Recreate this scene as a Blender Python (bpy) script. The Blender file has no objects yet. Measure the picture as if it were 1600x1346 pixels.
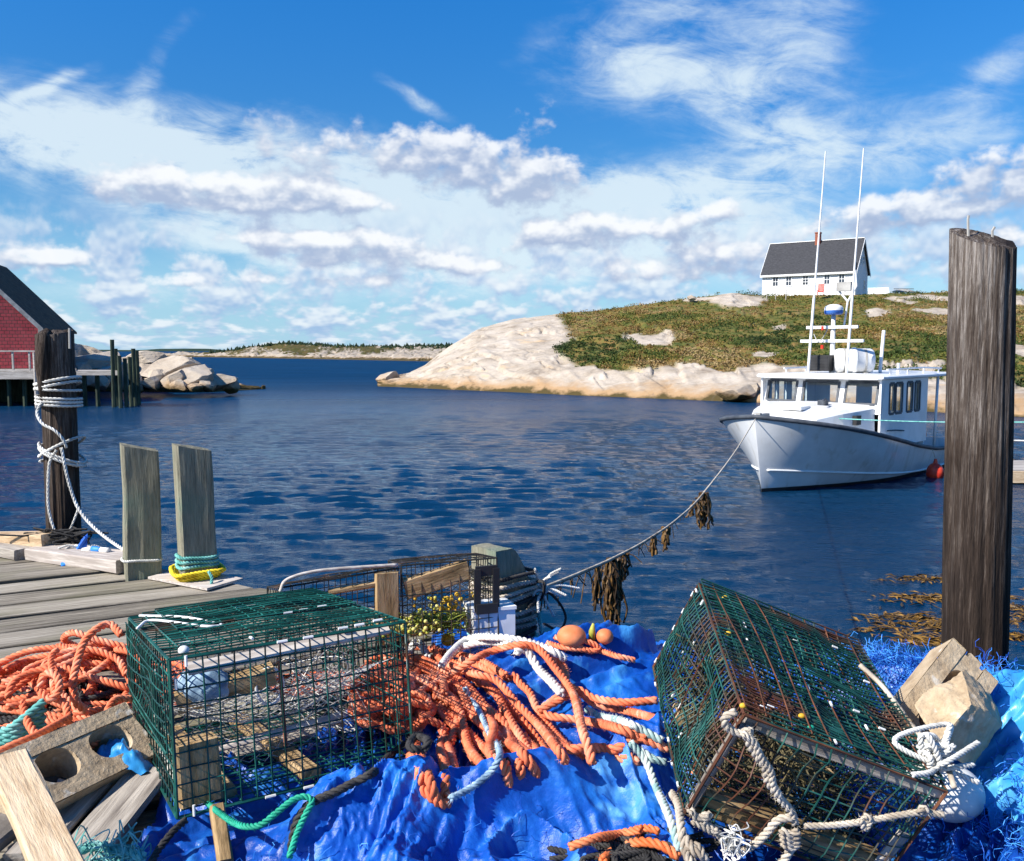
import bpy, math, random
import numpy as np
from mathutils import Vector, Matrix
random.seed(7); rng = np.random.default_rng(11)
scene = bpy.context.scene; COL = scene.collection
R = math.radians

# ------------------------------------------------------------------ camera, sky, sun, exposure
CAM_H = 3.8; FPX = 1400.0; PITCH = math.atan(125 / FPX)
cd = bpy.data.cameras.new('camera'); cam = bpy.data.objects.new('camera', cd); COL.objects.link(cam)
cam.location = (0, 0, CAM_H); cam.rotation_euler = (R(90) - PITCH, 0, 0)
cd.sensor_width = 36; cd.lens = FPX / 1600 * 36; cd.clip_start = .05; cd.clip_end = 30000
scene.camera = cam
scene.view_settings.view_transform = 'Standard'; scene.view_settings.look = 'None'
scene.view_settings.exposure = 0.75; scene.view_settings.gamma = 1
scene.cycles.max_bounces = 8; scene.cycles.transparent_max_bounces = 24

SUN_EL = R(40); SUN_AZ = R(-118)          # azimuth measured from +Y towards +X: the sun stands left of and behind the camera
sdir = Vector((math.sin(SUN_AZ) * math.cos(SUN_EL), math.cos(SUN_AZ) * math.cos(SUN_EL), math.sin(SUN_EL)))
sl = bpy.data.lights.new('sun', 'SUN'); sl.energy = 5.0; sl.angle = R(.5); sl.color = (1, .945, .86)
so = bpy.data.objects.new('sun', sl); COL.objects.link(so); so.rotation_euler = sdir.to_track_quat('Z', 'Y').to_euler()
so.location = (-20, -10, 30)

def build_world():
    w = bpy.data.worlds.new('World'); scene.world = w; w.use_nodes = True; w.cycles.sampling_method = 'MANUAL'; w.cycles.sample_map_resolution = 256
    nt = w.node_tree; N = nt.nodes; L = nt.links; N.clear()
    def node(t, **k):
        n = N.new(t)
        for a, b in k.items(): setattr(n, a, b)
        return n
    def m(op, a, b=None, c=None, clamp=False):
        n = node('ShaderNodeMath', operation=op, use_clamp=clamp)
        for i, v in enumerate((a, b, c)):
            if v is None: continue
            if isinstance(v, (int, float)): n.inputs[i].default_value = v
            else: L.new(v, n.inputs[i])
        return n.outputs[0]
    def smooth(v, a, b):
        n = node('ShaderNodeMapRange', interpolation_type='SMOOTHSTEP')
        L.new(v, n.inputs[0]); n.inputs[1].default_value = a; n.inputs[2].default_value = b
        return n.outputs[0]
    def mix(f, a, b):
        n = node('ShaderNodeMix', data_type='RGBA')
        if isinstance(f, (int, float)): n.inputs[0].default_value = f
        else: L.new(f, n.inputs[0])
        for i, v in ((6, a), (7, b)):
            if isinstance(v, tuple): n.inputs[i].default_value = (*v, 1)
            else: L.new(v, n.inputs[i])
        return n.outputs[2]
    def vec(x, y, z=0.0):
        n = node('ShaderNodeCombineXYZ')
        for i, v in enumerate((x, y, z)):
            if isinstance(v, (int, float)): n.inputs[i].default_value = v
            else: L.new(v, n.inputs[i])
        return n.outputs[0]
    def noise(v, scale, detail=6, rough=.55, dist=0.0):
        n = node('ShaderNodeTexNoise', noise_dimensions='3D'); L.new(v, n.inputs['Vector'])
        n.inputs['Scale'].default_value = scale; n.inputs['Detail'].default_value = detail
        n.inputs['Roughness'].default_value = rough; n.inputs['Distortion'].default_value = dist
        return n.outputs[0]
    sky = node('ShaderNodeTexSky', sky_type='NISHITA', sun_disc=False)
    sky.sun_elevation = SUN_EL; sky.sun_rotation = SUN_AZ; sky.air_density = 1.0; sky.dust_density = .25; sky.ozone_density = 2.6
    hs = node('ShaderNodeHueSaturation'); L.new(sky.outputs[0], hs.inputs['Color'])
    hs.inputs['Saturation'].default_value = 1.42; hs.inputs['Value'].default_value = 1.0
    tc = node('ShaderNodeTexCoord'); sx = node('ShaderNodeSeparateXYZ'); L.new(tc.outputs['Generated'], sx.inputs[0])
    X, Y, Z = sx.outputs
    az = m('MULTIPLY', m('ARCTAN2', X, Y), 57.2958); el = m('MULTIPLY', m('ARCSINE', Z), 57.2958)      # degrees
    # warp of the cloud coordinates
    base = vec(az, m('MULTIPLY', el, 1.0))
    wn = noise(base, .11, 3); wn2 = noise(vec(m('ADD', az, 77.0), el), .11, 3)
    azw = m('ADD', az, m('MULTIPLY', m('SUBTRACT', wn, .5), 7.0)); elw = m('ADD', el, m('MULTIPLY', m('SUBTRACT', wn2, .5), 3.2))
    def blobs(lst, a, e):
        tot = None; pv = vec(a, e)
        for (px, py, rx, ry, rot, amp) in lst:
            a0 = math.degrees(math.atan((px - 800) / FPX)); e0 = math.degrees(PITCH_PX(py, px))
            mp = node('ShaderNodeMapping', vector_type='TEXTURE'); L.new(pv, mp.inputs[0]); mp.inputs['Location'].default_value = (a0, e0, 0)
            mp.inputs['Rotation'].default_value = (0, 0, R(rot)); mp.inputs['Scale'].default_value = (rx / FPX * 57.3 * 2.0, ry / FPX * 57.3 * 1.9, 1)
            gt = node('ShaderNodeTexGradient', gradient_type='QUADRATIC_SPHERE'); L.new(mp.outputs[0], gt.inputs[0])
            g = gt.outputs['Fac']
            tot = m('MULTIPLY', smooth2(g), amp) if tot is None else m('MULTIPLY_ADD', smooth2(g), amp, tot)
        return tot
    def smooth2(g): return m('SMOOTH_MIN', m('MULTIPLY', g, 1.55), 1.0, .3)
    # thin cirrus veils
    cir = blobs(CIRRUS, azw, elw)
    st = noise(vec(m('ADD', m('MULTIPLY', az, .9), m('MULTIPLY', el, -.35)), m('ADD', m('MULTIPLY', el, 2.6), m('MULTIPLY', az, .5))), .17, 9, .66, .9)
    st2 = noise(vec(m('ADD', az, 31.0), m('MULTIPLY', el, 2.2)), .3, 8, .62, .4)
    cirf = m('POWER', smooth(m('MULTIPLY', cir, m('ADD', -1.0, m('MULTIPLY', m('ADD', st, m('MULTIPLY', st2, .75)), 2.15))), .20, 1.55), 1.0)
    # cumulus banks; a second, smoother sample a little higher tells lit tops from grey bases
    azc = m('ADD', az, m('MULTIPLY', m('SUBTRACT', wn, .5), 1.6))
    def cumb(de):
        e2 = m('ADD', el, de); return m('MINIMUM', blobs(CUMULUS, azc, m('ADD', e2, m('MULTIPLY', m('SUBTRACT', wn2, .5), .8))), .92)
    def cumn(de, det, amp): return m('MULTIPLY', m('SUBTRACT', noise(vec(az, m('MULTIPLY', m('ADD', el, de), 1.35)), .55, det, .54, .1), .5), amp)
    b0 = cumb(0.0); b1 = cumb(.85)
    c0 = m('ADD', b0, cumn(0.0, 9, 1.9)); cumf = m('MULTIPLY', smooth(c0, .28, .82), smooth(b0, .08, .34))
    shade = m('SUBTRACT', m('ADD', b0, cumn(0.0, 3, 1.6)), m('ADD', b1, cumn(.85, 3, 1.6))); lit = smooth(shade, -.22, .66)
    # the low flocks in perspective towards the horizon
    e8 = m('MULTIPLY', m('LOGARITHM', m('MAXIMUM', m('ADD', el, 1.6), .1), 2.718), 9.5); e9 = m('MULTIPLY', m('LOGARITHM', m('MAXIMUM', m('ADD', el, 2.0), .1), 2.718), 9.5)
    pl = vec(az, m('MULTIPLY', e8, .8)); f0 = noise(pl, .36, 8, .56, .1)
    f1 = noise(vec(az, m('MULTIPLY', e9, .8)), .36, 3, .56, .1); f2 = noise(pl, .36, 3, .56, .1)
    low = m('MULTIPLY', smooth(el, 9.5, 5.5), smooth(el, -.8, .8))
    lowf = m('MULTIPLY', smooth(f0, .41, .56), low)
    lowlit = smooth(m('SUBTRACT', f2, f1), -.13, .16)
    SK = .069; CL = .585
    up = m('ADD', .92, m('MULTIPLY', smooth(el, 6.0, 27.0), .40))
    skc = node('ShaderNodeVectorMath', operation='SCALE'); L.new(hs.outputs[0], skc.inputs[0]); L.new(m('MULTIPLY', up, SK), skc.inputs['Scale'])
    tint = node('ShaderNodeVectorMath', operation='MULTIPLY'); L.new(skc.outputs[0], tint.inputs[0]); tint.inputs[1].default_value = (.74, 1.0, 1.20)
    def C3(r, g_, b_): return (r * CL, g_ * CL, b_ * CL)
    clear = mix(m('MULTIPLY', smooth(el, 11.0, -1.0), .75), tint.outputs[0], C3(.40, .70, .98))
    col = mix(m('MULTIPLY', cirf, .84), clear, C3(.80, .93, 1.0))
    lowc = mix(lowlit, C3(.36, .52, .80), C3(.92, .97, 1.02)); col = mix(m('MULTIPLY', lowf, .8), col, lowc)
    cc = mix(lit, C3(.40, .50, .71), C3(1.0, 1.02, 1.05)); col = mix(m('MULTIPLY', cumf, .9), col, cc)
    
    bg = node('ShaderNodeBackground'); L.new(col, bg.inputs[0]); bg.inputs[1].default_value = 1.0
    out = node('ShaderNodeOutputWorld'); L.new(bg.outputs[0], out.inputs[0])

def PITCH_PX(py, px):          # elevation of a photo pixel above the horizon
    r = cam_ray(px, py); return math.atan2(r[2], math.hypot(r[0], r[1]))
_fw = np.array([0, math.cos(PITCH), -math.sin(PITCH)]); _up = np.array([0, math.sin(PITCH), math.cos(PITCH)]); CAM = np.array([0, 0, CAM_H])
def cam_ray(px, py):
    return np.array([1., 0, 0]) * ((px - 800) / FPX) + _up * ((673 - py) / FPX) + _fw
def P(px, py, d):              # the point seen at a photo pixel, d metres ahead
    r = cam_ray(px, py); return CAM + r * (d / r[1])
def G(px, py, z):              # the point where that line of sight meets height z
    r = cam_ray(px, py); return CAM + r * ((z - CAM_H) / r[2])

CIRRUS = [(120, 235, 260, 50, -10, 1.0), (330, 250, 330, 70, -14, 1.0), (620, 310, 440, 85, -6, 1.1), (1000, 310, 300, 70, 4, 1.1), (1050, 50, 200, 90, 12, .78),
          (1230, 110, 120, 90, 40, .78), (1100, 150, 260, 50, -18, .6), (1350, 190, 280, 60, 14, .45), (1560, 90, 80, 30, 30, .6), (640, 150, 60, 16, -25, .8), (110, 135, 60, 9, 28, .9), (290, 100, 22, 100, -25, .45),
          (800, 400, 460, 75, 0, 1.0), (470, 385, 260, 28, -5, .8), (200, 460, 260, 30, 0, .6), (1250, 380, 240, 40, 0, .65), (1500, 220, 160, 40, 8, .55), (1500, 420, 160, 40, 8, .5)]
CUMULUS = [(230, 288, 80, 30, 0, .8), (330, 302, 110, 30, -4, .85), (440, 308, 100, 26, -4, .75), (545, 312, 90, 20, -6, .65), (690, 236, 80, 36, 0, .75), (790, 275, 110, 44, 0, .85), (850, 285, 60, 36, 0, .6), (450, 235, 90, 40, -30, .5), (590, 235, 110, 46, 0, .5),
           (430, 372, 95, 18, 0, .8), (570, 374, 95, 20, 0, .8), (500, 406, 70, 16, 0, .7), (650, 405, 80, 18, 0, .75), (740, 415, 80, 18, 0, .6), (850, 368, 70, 28, 6, .85), (945, 360, 80, 28, 0, .85), (1092, 342, 62, 24, 14, .85), (75, 400, 85, 19, 0, .95), (1130, 395, 95, 24, 0, .75), (990, 425, 80, 20, 0, .7), (1100, 430, 70, 16, 0, .6),
           (290, 440, 65, 13, 0, .75), (415, 434, 38, 12, 0, .7), (560, 440, 90, 14, 0, .65), (1310, 350, 80, 32, 10, .6), (1420, 330, 60, 20, 5, .6), (1520, 308, 120, 36, 10, 1.0), (1540, 240, 90, 24, 5, .45), (845, 185, 50, 34, 10, .42), (1600, 370, 80, 22, 0, .6)]
build_world()

# ------------------------------------------------------------------ helpers: noise, meshes, materials, scene objects
def _h(ix, iy, iz, s=0):
    n = (ix.astype(np.int64) * 374761393 + iy.astype(np.int64) * 668265263 + iz.astype(np.int64) * 2147483647 + s * 974634777) & 0xffffffff
    n = ((n ^ (n >> 13)) * 1274126177) & 0xffffffff; n = ((n ^ (n >> 16)) * 2246822519) & 0xffffffff
    return ((n ^ (n >> 15)) & 0xffffff) / float(0xffffff)
def vnoise(x, y, z=None, s=0):
    x = np.asarray(x, float); y = np.asarray(y, float); z = np.zeros_like(x) if z is None else np.asarray(z, float)
    ix, iy, iz = np.floor(x), np.floor(y), np.floor(z); fx, fy, fz = x - ix, y - iy, z - iz
    fx, fy, fz = [t * t * (3 - 2 * t) for t in (fx, fy, fz)]
    ix, iy, iz = ix.astype(np.int64), iy.astype(np.int64), iz.astype(np.int64); r = 0
    for a in (0, 1):
        for b in (0, 1):
            for c in (0, 1):
                r = r + _h(ix + a, iy + b, iz + c, s) * (fx if a else 1 - fx) * (fy if b else 1 - fy) * (fz if c else 1 - fz)
    return r * 2 - 1
def fbm(x, y, z=None, o=5, s=0, g=.5):
    t = 0; a = 1; n = 0; f = 1
    for i in range(o):
        t = t + a * vnoise(np.asarray(x) * f + i * 17.3, np.asarray(y) * f - i * 9.1, None if z is None else np.asarray(z) * f, s + i); n += a; a *= g; f *= 2.03
    return t / n
def worley(x, y, s=0):         # F1, F2-F1, cell id
    ix, iy = np.floor(x), np.floor(y); d1 = np.full(x.shape, 9.); d2 = np.full(x.shape, 9.); idc = np.zeros(x.shape)
    zz = np.zeros_like(ix).astype(np.int64)
    for a in (-1, 0, 1):
        for b in (-1, 0, 1):
            cx, cy = (ix + a).astype(np.int64), (iy + b).astype(np.int64)
            qx = cx + _h(cx, cy, zz, s + 1); qy = cy + _h(cx, cy, zz, s + 2); d = np.hypot(x - qx, y - qy)
            nid = _h(cx, cy, zz, s + 3); nw = d < d1
            d2 = np.where(nw, d1, np.minimum(d2, d)); idc = np.where(nw, nid, idc); d1 = np.where(nw, d, d1)
    return d1, d2 - d1, idc
def nrm(v):
    v = np.asarray(v, float); return v / (np.linalg.norm(v) + 1e-12)
def sstep(x, a, b):
    t = np.clip((np.asarray(x, float) - a) / (b - a), 0, 1); return t * t * (3 - 2 * t)

class MB:
    def __init__(s): s.v = []; s.f = []; s.c = []; s.n = 0
    def add(s, verts, faces, col=None):
        verts = np.asarray(verts, float).reshape(-1, 3); k = s.n
        s.v.append(verts); s.n += len(verts)
        if isinstance(faces, np.ndarray): faces = faces.tolist()
        s.f.extend([[i + k for i in f] for f in faces])
        s.c.append(np.full(len(verts), .5) if col is None else np.broadcast_to(np.asarray(col, float), (len(verts),)))
        return s
    def box(s, c, ax, ay, az, col=None):       # centre and three half-extent vectors
        c, ax, ay, az = [np.asarray(t, float) for t in (c, ax, ay, az)]
        v = [c + i * ax + j * ay + k * az for i in (-1, 1) for j in (-1, 1) for k in (-1, 1)]
        f = [(0, 1, 3, 2), (4, 6, 7, 5), (0, 4, 5, 1), (2, 3, 7, 6), (0, 2, 6, 4), (1, 5, 7, 3)]
        if np.dot(np.cross(ax, ay), az) < 0: f = [q[::-1] for q in f]
        return s.add(v, f, col)
    def aabox(s, x0, x1, y0, y1, z0, z1, col=None):
        return s.box(((x0 + x1) / 2, (y0 + y1) / 2, (z0 + z1) / 2), ((x1 - x0) / 2, 0, 0), (0, (y1 - y0) / 2, 0), (0, 0, (z1 - z0) / 2), col)
    def tube(s, path, r, n=6, cap=True, col=None):
        path = np.asarray(path, float); m = len(path); T, A, B = frames(path); r = np.broadcast_to(np.asarray(r, float), (m,))
        an = np.arange(n) * 2 * math.pi / n
        v = path[:, None] + r[:, None, None] * (np.cos(an)[None, :, None] * A[:, None] + np.sin(an)[None, :, None] * B[:, None])
        f = []
        i = np.arange(m - 1)[:, None] * n; j = np.arange(n)[None]; j2 = (j + 1) % n
        q = np.stack([i + j, i + j2, i + n + j2, i + n + j], -1).reshape(-1, 4).tolist()
        if cap: q = q + [list(range(n - 1, -1, -1)), list(range((m - 1) * n, m * n))]
        return s.add(v.reshape(-1, 3), q, col if col is None or np.isscalar(col) else np.repeat(col, n))
    def rope(s, path, r, pitch=None, strands=3, n=6, step=None):
        pitch = pitch or r * 4.6; step = step or pitch / 8
        p = resample(path, step); m = len(p); T, A, B = frames(p); L = np.arange(m) * step
        for k in range(strands):
            a = 2 * math.pi * (L / pitch + k / strands)
            off = (np.cos(a)[:, None] * A + np.sin(a)[:, None] * B) * (r * .56)
            s.tube(p + off, r * .47, n, True, (.35 + .3 * k / strands) + .2 * vnoise(L * 9, L * 0 + k))
        return s
    def fuzz(s, path, r, per_m, seed, ln=.010):
        g = np.random.default_rng(seed); p = resample(path, .01); T, A, B = frames(p); n = int(len(p) * .01 * per_m)
        if n < 1: return s
        i = g.integers(len(p), size=n); a = g.random(n) * 6.28; d = np.cos(a)[:, None] * A[i] + np.sin(a)[:, None] * B[i]; o = p[i] + d * r * .9; t = T[i] * g.choice([-1, 1], (n, 1))
        tip = o + (d * (.3 + .7 * g.random((n, 1))) + t * (.2 + g.random((n, 1)))) * ln; w = np.cross(d, t) * .0005
        return s.add(np.stack([o - w, o + w, tip], 1).reshape(-1, 3), np.arange(3 * n).reshape(-1, 3), np.repeat(.5 + .5 * g.random(n), 3))
    def grid(s, V, col=None, flip=False, wrap=False):
        V = np.asarray(V, float); a, b = V.shape[:2]
        i = np.arange(a - 1)[:, None]; j = np.arange(b if wrap else b - 1)[None]; j2 = (j + 1) % b
        q = np.stack([i * b + j, i * b + j2, (i + 1) * b + j2, (i + 1) * b + j], -1).reshape(-1, 4)
        if flip: q = q[:, ::-1]
        return s.add(V.reshape(-1, 3), q, None if col is None else np.asarray(col).reshape(-1))
    def prism(s, poly, h0, h1, O, U, V, W, col=None):     # polygon in (U, V), pushed along W from h0 to h1
        O, U, V, W = [np.asarray(t, float) for t in (O, U, V, W)]; n = len(poly)
        v = [O + U * p[0] + V * p[1] + W * h for h in (h0, h1) for p in poly]
        f = [[i, (i + 1) % n, n + (i + 1) % n, n + i] for i in range(n)] + [list(range(n - 1, -1, -1)), list(range(n, 2 * n))]
        return s.add(v, f, col)
    def build(s, name, mat, parent=None, smooth=False, org=None, recalc=False):
        V = np.concatenate(s.v) if s.v else np.zeros((0, 3)); C = np.concatenate(s.c) if s.c else np.zeros(0)
        o0 = np.array(ORG.get(parent.name, (0, 0, 0))) if parent is not None else (np.zeros(3) if org is None else np.asarray(org, float))
        me = bpy.data.meshes.new(name)
        me.from_pydata((V - o0).tolist(), [], s.f)
        at = me.attributes.new('tone', 'FLOAT', 'POINT'); at.data.foreach_set('value', C.astype(np.float32))
        if smooth: me.polygons.foreach_set('use_smooth', [True] * len(me.polygons))
        if recalc:
            import bmesh
            b = bmesh.new(); b.from_mesh(me); bmesh.ops.recalc_face_normals(b, faces=b.faces); b.to_mesh(me); b.free()
        me.materials.append(mat); me.update()
        ob = bpy.data.objects.new(name, me); COL.objects.link(ob)
        if parent is not None: ob.parent = parent; ORG[ob.name] = tuple(o0)
        else: ob.location = o0; ORG[ob.name] = tuple(o0)
        return ob
ORG = {}
def frames(p):
    p = np.asarray(p, float); T = np.gradient(p, axis=0); T /= np.linalg.norm(T, axis=1, keepdims=True) + 1e-12
    A = np.zeros_like(p); a = np.cross(T[0], (0, 0, 1.)) if abs(T[0][2]) < .9 else np.cross(T[0], (0, 1., 0)); a = nrm(a)
    for i in range(len(p)):
        a = a - T[i] * (a @ T[i]); a = a / (np.linalg.norm(a) + 1e-12); A[i] = a
    return T, A, np.cross(T, A)
def catmull(pts, k=10):
    p = np.asarray(pts, float); p = np.vstack([2 * p[0] - p[1], p, 2 * p[-1] - p[-2]]); out = []
    t = np.linspace(0, 1, k, endpoint=False)[:, None]
    for i in range(1, len(p) - 2):
        a, b, c, d = p[i - 1], p[i], p[i + 1], p[i + 2]
        out.append(.5 * (2 * b + (c - a) * t + (2 * a - 5 * b + 4 * c - d) * t ** 2 + (3 * b - a - 3 * c + d) * t ** 3))
    return np.vstack(out + [p[-2:-1]])
def resample(p, step):
    p = np.asarray(p, float); d = np.r_[0, np.cumsum(np.linalg.norm(np.diff(p, axis=0), axis=1))]
    n = max(3, int(d[-1] / step)); q = np.linspace(0, d[-1], n); return np.stack([np.interp(q, d, p[:, i]) for i in range(3)], 1)

def thing(name, label, cat, loc, group=None):
    o = bpy.data.objects.new(name, None); COL.objects.link(o); o.location = tuple(loc); o.empty_display_size = .1
    ORG[o.name] = tuple(loc); o['label'] = label; o['category'] = cat
    if group: o['group'] = group
    return o
def tag(o, label, cat, group=None):
    o['label'] = label; o['category'] = cat
    if group: o['group'] = group
    return o
def kind(o, k): o['kind'] = k; return o

def M(name, ramp, scale=1.0, stretch=(1, 1, 1), detail=6, nrough=.6, rough=.75, bump=.0, bscale=None, bdist=.01, spec=.35, tone=0.0, second=None, metallic=0.0, coat=0.0, dist=0.0, contrast=1.45):
    """procedural surface: noise -> colour ramp (linear colours), bump from a second noise, per-vertex tone shifts the ramp"""
    mt = bpy.data.materials.new(name); mt.use_nodes = True; nt = mt.node_tree; N = nt.nodes; L = nt.links; b = N['Principled BSDF']
    tc = N.new('ShaderNodeTexCoord'); mp = N.new('ShaderNodeMapping'); L.new(tc.outputs['Object'], mp.inputs[0]); mp.inputs['Scale'].default_value = stretch
    nz = N.new('ShaderNodeTexNoise'); L.new(mp.outputs[0], nz.inputs['Vector']); nz.inputs['Scale'].default_value = scale; nz.inputs['Detail'].default_value = detail; nz.inputs['Roughness'].default_value = nrough; nz.inputs['Distortion'].default_value = dist
    f = nz.outputs[0]
    k = N.new('ShaderNodeMapRange'); L.new(f, k.inputs[0]); k.inputs[1].default_value = .5 - .5 / contrast; k.inputs[2].default_value = .5 + .5 / contrast; f = k.outputs[0]
    if tone:
        at = N.new('ShaderNodeAttribute'); at.attribute_name = 'tone'
        s = N.new('ShaderNodeMath'); s.operation = 'MULTIPLY_ADD'; L.new(at.outputs['Fac'], s.inputs[0]); s.inputs[1].default_value = tone; s.inputs[2].default_value = -tone * .5
        a = N.new('ShaderNodeMath'); a.operation = 'ADD'; a.use_clamp = True; L.new(f, a.inputs[0]); L.new(s.outputs[0], a.inputs[1]); f = a.outputs[0]
    cr = N.new('ShaderNodeValToRGB'); L.new(f, cr.inputs[0])
    e = cr.color_ramp.elements
    while len(e) < len(ramp): e.new(.5)
    for q, (p, c) in zip(e, ramp): q.position = p; q.color = (*c, 1)
    out = cr.outputs[0]
    if second:           # (colour, noise scale, low, high, stretch): stains, moss, rust with a shape of their own
        c2, sc2, lo, hi, str2 = second
        m2 = N.new('ShaderNodeMapping'); L.new(tc.outputs['Object'], m2.inputs[0]); m2.inputs['Scale'].default_value = str2; m2.inputs['Location'].default_value = (3.1, 7.7, 1.3)
        n2 = N.new('ShaderNodeTexNoise'); L.new(m2.outputs[0], n2.inputs['Vector']); n2.inputs['Scale'].default_value = sc2; n2.inputs['Detail'].default_value = 5
        mr = N.new('ShaderNodeMapRange'); L.new(n2.outputs[0], mr.inputs[0]); mr.inputs[1].default_value = lo; mr.inputs[2].default_value = hi
        mx = N.new('ShaderNodeMix'); mx.data_type = 'RGBA'; L.new(mr.outputs[0], mx.inputs[0]); L.new(out, mx.inputs[6]); mx.inputs[7].default_value = (*c2, 1); out = mx.outputs[2]
    L.new(out, b.inputs['Base Color']); b.inputs['Roughness'].default_value = rough; b.inputs['Specular IOR Level'].default_value = spec; b.inputs['Metallic'].default_value = metallic
    if coat: b.inputs['Coat Weight'].default_value = coat; b.inputs['Coat Roughness'].default_value = .15
    if bump:
        bn = N.new('ShaderNodeTexNoise'); L.new(mp.outputs[0], bn.inputs['Vector']); bn.inputs['Scale'].default_value = bscale or scale * 3; bn.inputs['Detail'].default_value = 8; bn.inputs['Roughness'].default_value = .62
        bp = N.new('ShaderNodeBump'); L.new(bn.outputs[0], bp.inputs['Height']); bp.inputs['Strength'].default_value = bump; bp.inputs['Distance'].default_value = bdist; L.new(bp.outputs[0], b.inputs['Normal'])
    return mt

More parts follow.
